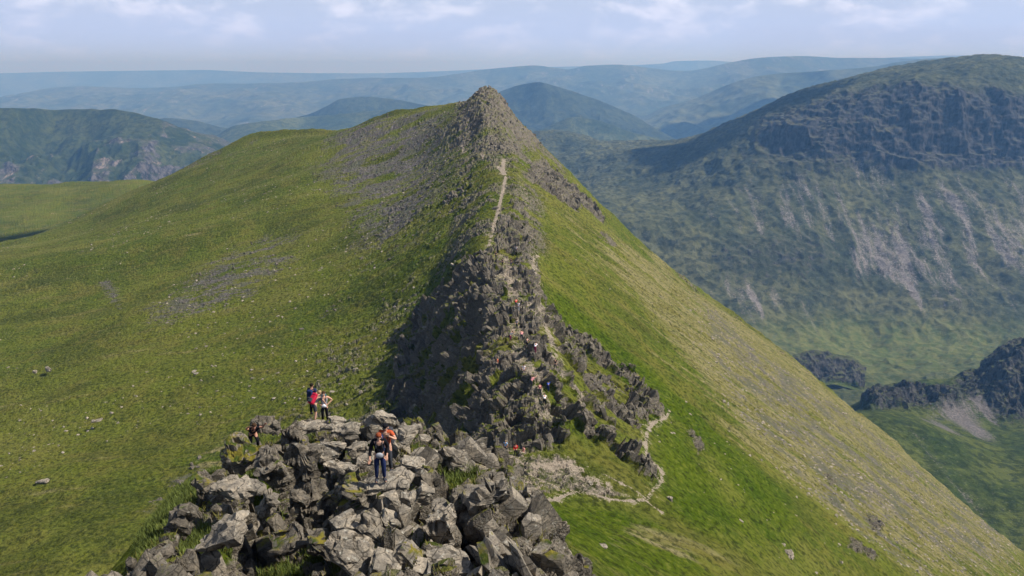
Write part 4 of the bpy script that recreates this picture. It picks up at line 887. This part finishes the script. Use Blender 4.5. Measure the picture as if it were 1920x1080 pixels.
def person(loc, rz, pose, top, legs, label, hair='brown', cap=None, sleeves='short', shorts=False, near=False, hgt=1.75, skin=None, pack=None, packlabel=None, apron=None, group='hikers on the ridge'):
    k = hgt / 1.75; skin = skin or SKIN
    root = empty('person', loc, label, 'person', group, math.radians(rz)); root.scale = (k, k, k)
    J = joints(pose); g = lambda n, rx, ry=None: (n, J[n], rx, ry or rx)
    mid = lambda a, b, t, n, r: (n, J[a].lerp(J[b], t), r, r)
    ch = [[g('pelvis', .15, .12), g('waist', .125, .095), g('chest', .155, .11), g('neck', .055), ('chin', J['neck'].lerp(J['head'], .55) + Vector((0, -.02, 0)), .066, .075), g('head', .080, .096), g('crown', .055, .065)]]
    fwd = (J['head'] - J['neck']).normalized().cross(Vector((1, 0, 0))); fwd = Vector((0, -1, 0)) if fwd.length < .1 else fwd
    if fwd.y > 0: fwd = -fwd
    for n in 'RL':
        s = 1 if n == 'R' else -1
        ch.append([g('chest', 0), g('sh' + n, .068), g('el' + n, .046), g('wr' + n, .031)])
        d = (J['wr' + n] - J['el' + n]).normalized(); side = d.cross(Vector((0, 1, 0))).normalized() if abs(d.y) < .95 else Vector((1, 0, 0))
        palm = J['wr' + n] + d * .085; ch[-1].append(('palm' + n, palm, .038, .022))
        if near:
            for f_ in range(4):
                o_ = side * ((f_ - 1.5) * .021); L = (.075, .088, .082, .064)[f_]
                ch.append([('palm' + n, palm, .038, .022), ('fa%d' % f_ + n, palm + o_ + d * .035, .010, .010), ('fb%d' % f_ + n, palm + o_ + d * (.035 + L * .6) + Vector((0, -.012, 0)), .009, .009), ('fc%d' % f_ + n, palm + o_ + d * (.03 + L) + Vector((0, -.034, 0)), .0075, .0075)])
            ch.append([('palm' + n, palm, .038, .022), ('ta' + n, palm + side * (-.045 * s) - d * .015, .012, .012), ('tb' + n, palm + side * (-.062 * s) + d * .03 + Vector((0, -.01, 0)), .010, .010)])
        ch.append([g('pelvis', 0), g('hip' + n, .098), g('kn' + n, .062), mid('kn' + n, 'an' + n, .35, 'calf' + n, .060), g('an' + n, .038), g('toe' + n, .035)])
    if near: ch.append([g('head', 0), ('nose', J['head'] + fwd * .108, .016, .014)])
    skin_mesh('body', ch, skin, root, 'pelvis')
    if near:
        for s in (-1, 1):
            e_ = J['head'] + fwd * .088 + Vector((s * .032, 0, .022)); blob('eye', e_, (.012, .010, .010), CL['black'], root)
            blob('ear', J['head'] + Vector((s * .088, .01, 0)), (.014, .025, .034), skin, root)
        blob('mouth', J['head'] + fwd * .088 - Vector((0, 0, .045)), (.024, .010, .007), CL['maroon'], root)
    # clothes follow the body, a little larger
    tc_ = [[('pelvis', J['pelvis'] + Vector((0, 0, .02)), .160, .130), g('waist', .142, .115), g('chest', .172, .128), ('collar', J['chest'].lerp(J['neck'], .72), .085, .08)]]
    for n in 'RL':
        a = [('chest', J['chest'], 0, 0), ('sh' + n, J['sh' + n], .080, .078)]
        if sleeves == 'long': a += [('el' + n, J['el' + n], .060, .060), ('cuff' + n, J['el' + n].lerp(J['wr' + n], .92), .044, .044)]
        elif sleeves == 'short': a += [('slv' + n, J['sh' + n].lerp(J['el' + n], .55), .064, .064)]
        tc_.append(a)
    skin_mesh('top', tc_, CL[top], root, 'pelvis')
    lg = [[('waistband', J['pelvis'].lerp(J['waist'], .35), .158, .128), ('pelvis', J['pelvis'], .166, .136)]]
    for n in 'RL':
        a = [('pelvis', J['pelvis'], 0, 0), ('hip' + n, J['hip' + n] - Vector((0, 0, .03)), .112, .112)]
        if shorts: a += [('hem' + n, J['hip' + n].lerp(J['kn' + n], .82), .090, .090)]
        else: a += [('kn' + n, J['kn' + n], .076, .076), ('calf' + n, J['kn' + n].lerp(J['an' + n], .4), .070, .070), ('hem' + n, J['kn' + n].lerp(J['an' + n], .93), .052, .052)]
        lg.append(a)
    skin_mesh('shorts' if shorts else 'trousers', lg, CL[legs], root, 'pelvis')
    for n in 'RL':
        skin_mesh('boot', [[('a', J['an' + n] + Vector((0, 0, .04)), .064, .064), ('b', J['an' + n] - Vector((0, 0, .02)), .066, .066), ('c', J['toe' + n] + Vector((0, 0, .01)), .058, .050)]], CL['charcoal'], root, 'a', 1)
    if cap: blob('cap', J['head'].lerp(J['crown'], .55) + Vector((0, -.005, .012)), (.098, .118, .075), CL[cap], root); blob('cap_brim', J['head'].lerp(J['crown'], .4) + fwd * .11, (.075, .07, .012), CL[cap], root)
    else: blob('hair', J['head'].lerp(J['crown'], .5) - fwd * .022 + Vector((0, 0, .008)), (.096, .110, .088), HAIR[hair], root)
    if apron: blob('tied_jacket', J['pelvis'] + Vector((0, -.13, .02)), (.13, .06, .10), CL[apron], root)
    if pack:
        sp_ = (J['neck'] - J['pelvis']).normalized(); back = -sp_.cross(Vector((1, 0, 0))).normalized()
        if back.y < 0: back = -back
        M = root.matrix_basis.copy()
        M = Matrix.Translation(Vector(loc)) @ Euler((0, 0, math.radians(rz))).to_matrix().to_4x4() @ Matrix.Scale(k, 4)
        pr = empty('backpack', loc, packlabel, 'backpack', 'backpacks worn by the hikers', math.radians(rz)); pr.scale = (k, k, k)
        c0 = J['chest'].lerp(J['pelvis'], .45) + back * .24
        def rb(name, c_, sx_, sy_, sz_, mat, par):
            bm = bmesh.new(); bmesh.ops.create_cube(bm, size=1.0)
            bmesh.ops.bevel(bm, geom=list(bm.edges), offset=.22, segments=3, affect='EDGES', profile=.6)
            xa = Vector((1, 0, 0)); 
            for v in bm.verts: q = v.co.copy(); w_ = 1 - .16 * (q.z + .5); v.co = c_ + xa * (q.x * sx_ * w_) + back * (q.y * sy_ * w_) + sp_ * (q.z * sz_)
            me = bpy.data.meshes.new(name); bm.to_mesh(me); bm.free(); me.materials.append(mat); me.polygons.foreach_set('use_smooth', np.ones(len(me.polygons), dtype=bool))
            o = bpy.data.objects.new(name, me); col.objects.link(o); o.parent = par; return o
        rb('bag', c0, .32, .24, .52, CL[pack], pr); rb('lid', c0 + sp_ * .27 + back * .01, .28, .22, .12, CL[pack], pr); rb('pocket', c0 + back * .14 - sp_ * .10, .22, .09, .22, CL['charcoal' if pack != 'charcoal' else 'grey'], pr)
        for n in 'RL':
            s = 1 if n == 'R' else -1
            a = J['chest'] + Vector((s * .10, 0, 0))
            skin_mesh('strap', [[('a', a + back * .13 + sp_ * .14, .022, .012), ('b', a + sp_ * .185, .022, .012), ('c', a - back * .125 + sp_ * .06, .020, .010), ('d', a - back * .115 - sp_ * .10, .020, .010), ('e', a + back * .12 - sp_ * .20, .018, .010)]], CL['charcoal'], pr, 'a', 1)
    return root
def foot(px_, py_, y0=10):  # where a pair of boots seen at this point meets the ground
    return ground(px_, py_, y0, G=PZ)
def on(px_, py_, Y): return at(px_, py_, Y)
person(on(714, 902, 21.7), 8, 'stand_look_down', 'black', 'navy', 'hiker in black top and blue trousers looking down, standing on the flat slab', hair='ginger', near=True, hgt=1.66, sleeves='long', pack='navy', packlabel='navy backpack worn by the nearest hiker', apron='grey')
person(on(727, 884, 24.2), -12, 'arm_up', 'rust', 'charcoal', 'hiker in a black cap and rust-red top just behind the nearest hiker', cap='black', near=True, hgt=1.78, sleeves='short', pack='charcoal', packlabel='big charcoal backpack on the capped hiker behind the front one')
person(on(590, 790, 36.0), 148, 'climb', 'charcoal', 'charcoal', 'fair-haired hiker with a red backpack bending forward on the crag\'s top', hair='blond', shorts=True, near=True, hgt=1.66, pack='crimson', packlabel='red backpack on the bending fair-haired hiker')
person(on(588, 778, 37.5), 170, 'stand', 'navy', 'black', 'tall hiker facing away with a navy backpack, behind the one with the red backpack', hair='dark', near=True, hgt=1.74, skin=SKIN_D, pack='navy', packlabel='navy backpack on the tall hiker facing away')
person(on(610, 791, 36.8), 12, 'hips', 'grey', 'black', 'woman in a grey vest and black leggings with hands on hips', hair='brown', sleeves='none', near=True, hgt=1.66, pack='teal', packlabel='dark teal backpack on the woman with hands on hips', apron='white')
person(on(477, 848, 28.5), 30, 'scramble', 'black', 'black', 'hiker in black scrambling up behind the large moss-sided slab', hair='brown', near=True, hgt=1.6, skin=SKIN_D, sleeves='short')
g2 = 'hikers gathered at the gap below the pinnacle'
for a in [((967, 856), 10, 'walk', 'red', 'black', 'hiker in a bright red jacket in the gap below the pinnacle', dict(sleeves='long')),
          ((948, 851), 160, 'stand', 'lightblue', 'charcoal', 'hiker in a pale blue top left of the one in the red jacket', dict(hair='blond')),
          ((982, 852), -60, 'sit', 'pink', 'khaki', 'hiker in pink sitting right of the one in the red jacket', {}),
          ((937, 862), 40, 'walk', 'white', 'black', 'hiker in a white top standing behind the row of seated hikers', {}),
          ((929, 866), 60, 'sit', 'maroon', 'charcoal', 'seated hiker in maroon, highest of the seated row', {}),
          ((932, 876), 80, 'sit', 'grey', 'black', 'seated hiker in pale grey, middle of the seated row', dict(hair='blond')),
          ((933, 884), 30, 'sit', 'maroon', 'white', 'seated hiker in maroon and pale trousers at the lower right of the seated row', dict(hair='blond')),
          ((922, 886), 100, 'sit', 'white', 'charcoal', 'seated hiker in white at the lower left of the seated row', {})]:
    person(foot(a[0][0], a[0][1], 60), a[1], a[2], a[3], a[4], a[5], group=g2, **a[6])
g3 = 'hikers scrambling along the pinnacle'
for a in [((1021, 764), 180, 'climb', 'white', 'black', 'climber in a white top low on the pinnacle\'s front', {}),
          ((1033, 732), 200, 'climb', 'lightblue', 'blue', 'climber in pale blue above the one in the white top', {}),
          ((1027, 737), 160, 'climb', 'blue', 'navy', 'climber in strong blue, left of the one in pale blue', {}),
          ((996, 728), 140, 'scramble', 'pink', 'charcoal', 'climber in pink left of the two in blue', {}),
          ((1012, 742), 180, 'climb', 'maroon', 'charcoal', 'climber in dark red between the pink and the white one', {}),
          ((933, 690), -90, 'sit', 'orange', 'khaki', 'person in orange sitting on a pale ledge of the dark left face', {}),
          ((1041, 694), 180, 'stand', 'black', 'charcoal', 'climber in black on the right-hand path beside the pinnacle', {}),
          ((967, 580), 170, 'climb', 'red', 'charcoal', 'climber in a red top high on the pinnacle\'s crest', {}),
          ((972, 586), 180, 'walk', 'white', 'grey', 'climber in white just below the one in the red top', {}),
          ((978, 640), 180, 'climb', 'pink', 'charcoal', 'climber in pale pink at the middle of the crest', {}),
          ((988, 655), 170, 'climb', 'charcoal', 'black', 'climber in dark grey below the one in pale pink', {}),
          ((1003, 668), 160, 'climb', 'white', 'maroon', 'climber in white right of the crest\'s middle', {}),
          ((956, 640), 120, 'scramble', 'grey', 'maroon', 'climber in grey at the left edge of the crest', {}),
          ((982, 700), 0, 'sit', 'white', 'charcoal', 'climber resting in white above the one in pink', {}),
          ((969, 618), 180, 'walk', 'grey', 'charcoal', 'climber in grey between the red top and the pale pink one', {})]:
    person(foot(a[0][0], a[0][1], 80), a[1], a[2], a[3], a[4], a[5], group=g3, **a[6])
g4 = 'walkers on the trodden hump beyond the pinnacle'
for a in [((930, 489), 180, 'walk', 'black', 'charcoal', 'walker in black at the left of the trodden hump'), ((942, 498), 170, 'walk', 'charcoal', 'black', 'walker in dark grey at the middle of the trodden hump'), ((958, 500), 180, 'stand', 'black', 'navy', 'walker in black at the right of the trodden hump'), ((968, 476), 160, 'walk', 'white', 'navy', 'walker in white just above the trodden hump')]:
    person(foot(a[0][0], a[0][1], 120), a[1], a[2], a[3], a[4], a[5], group=g4)
log('people')
#@@END
log('done')
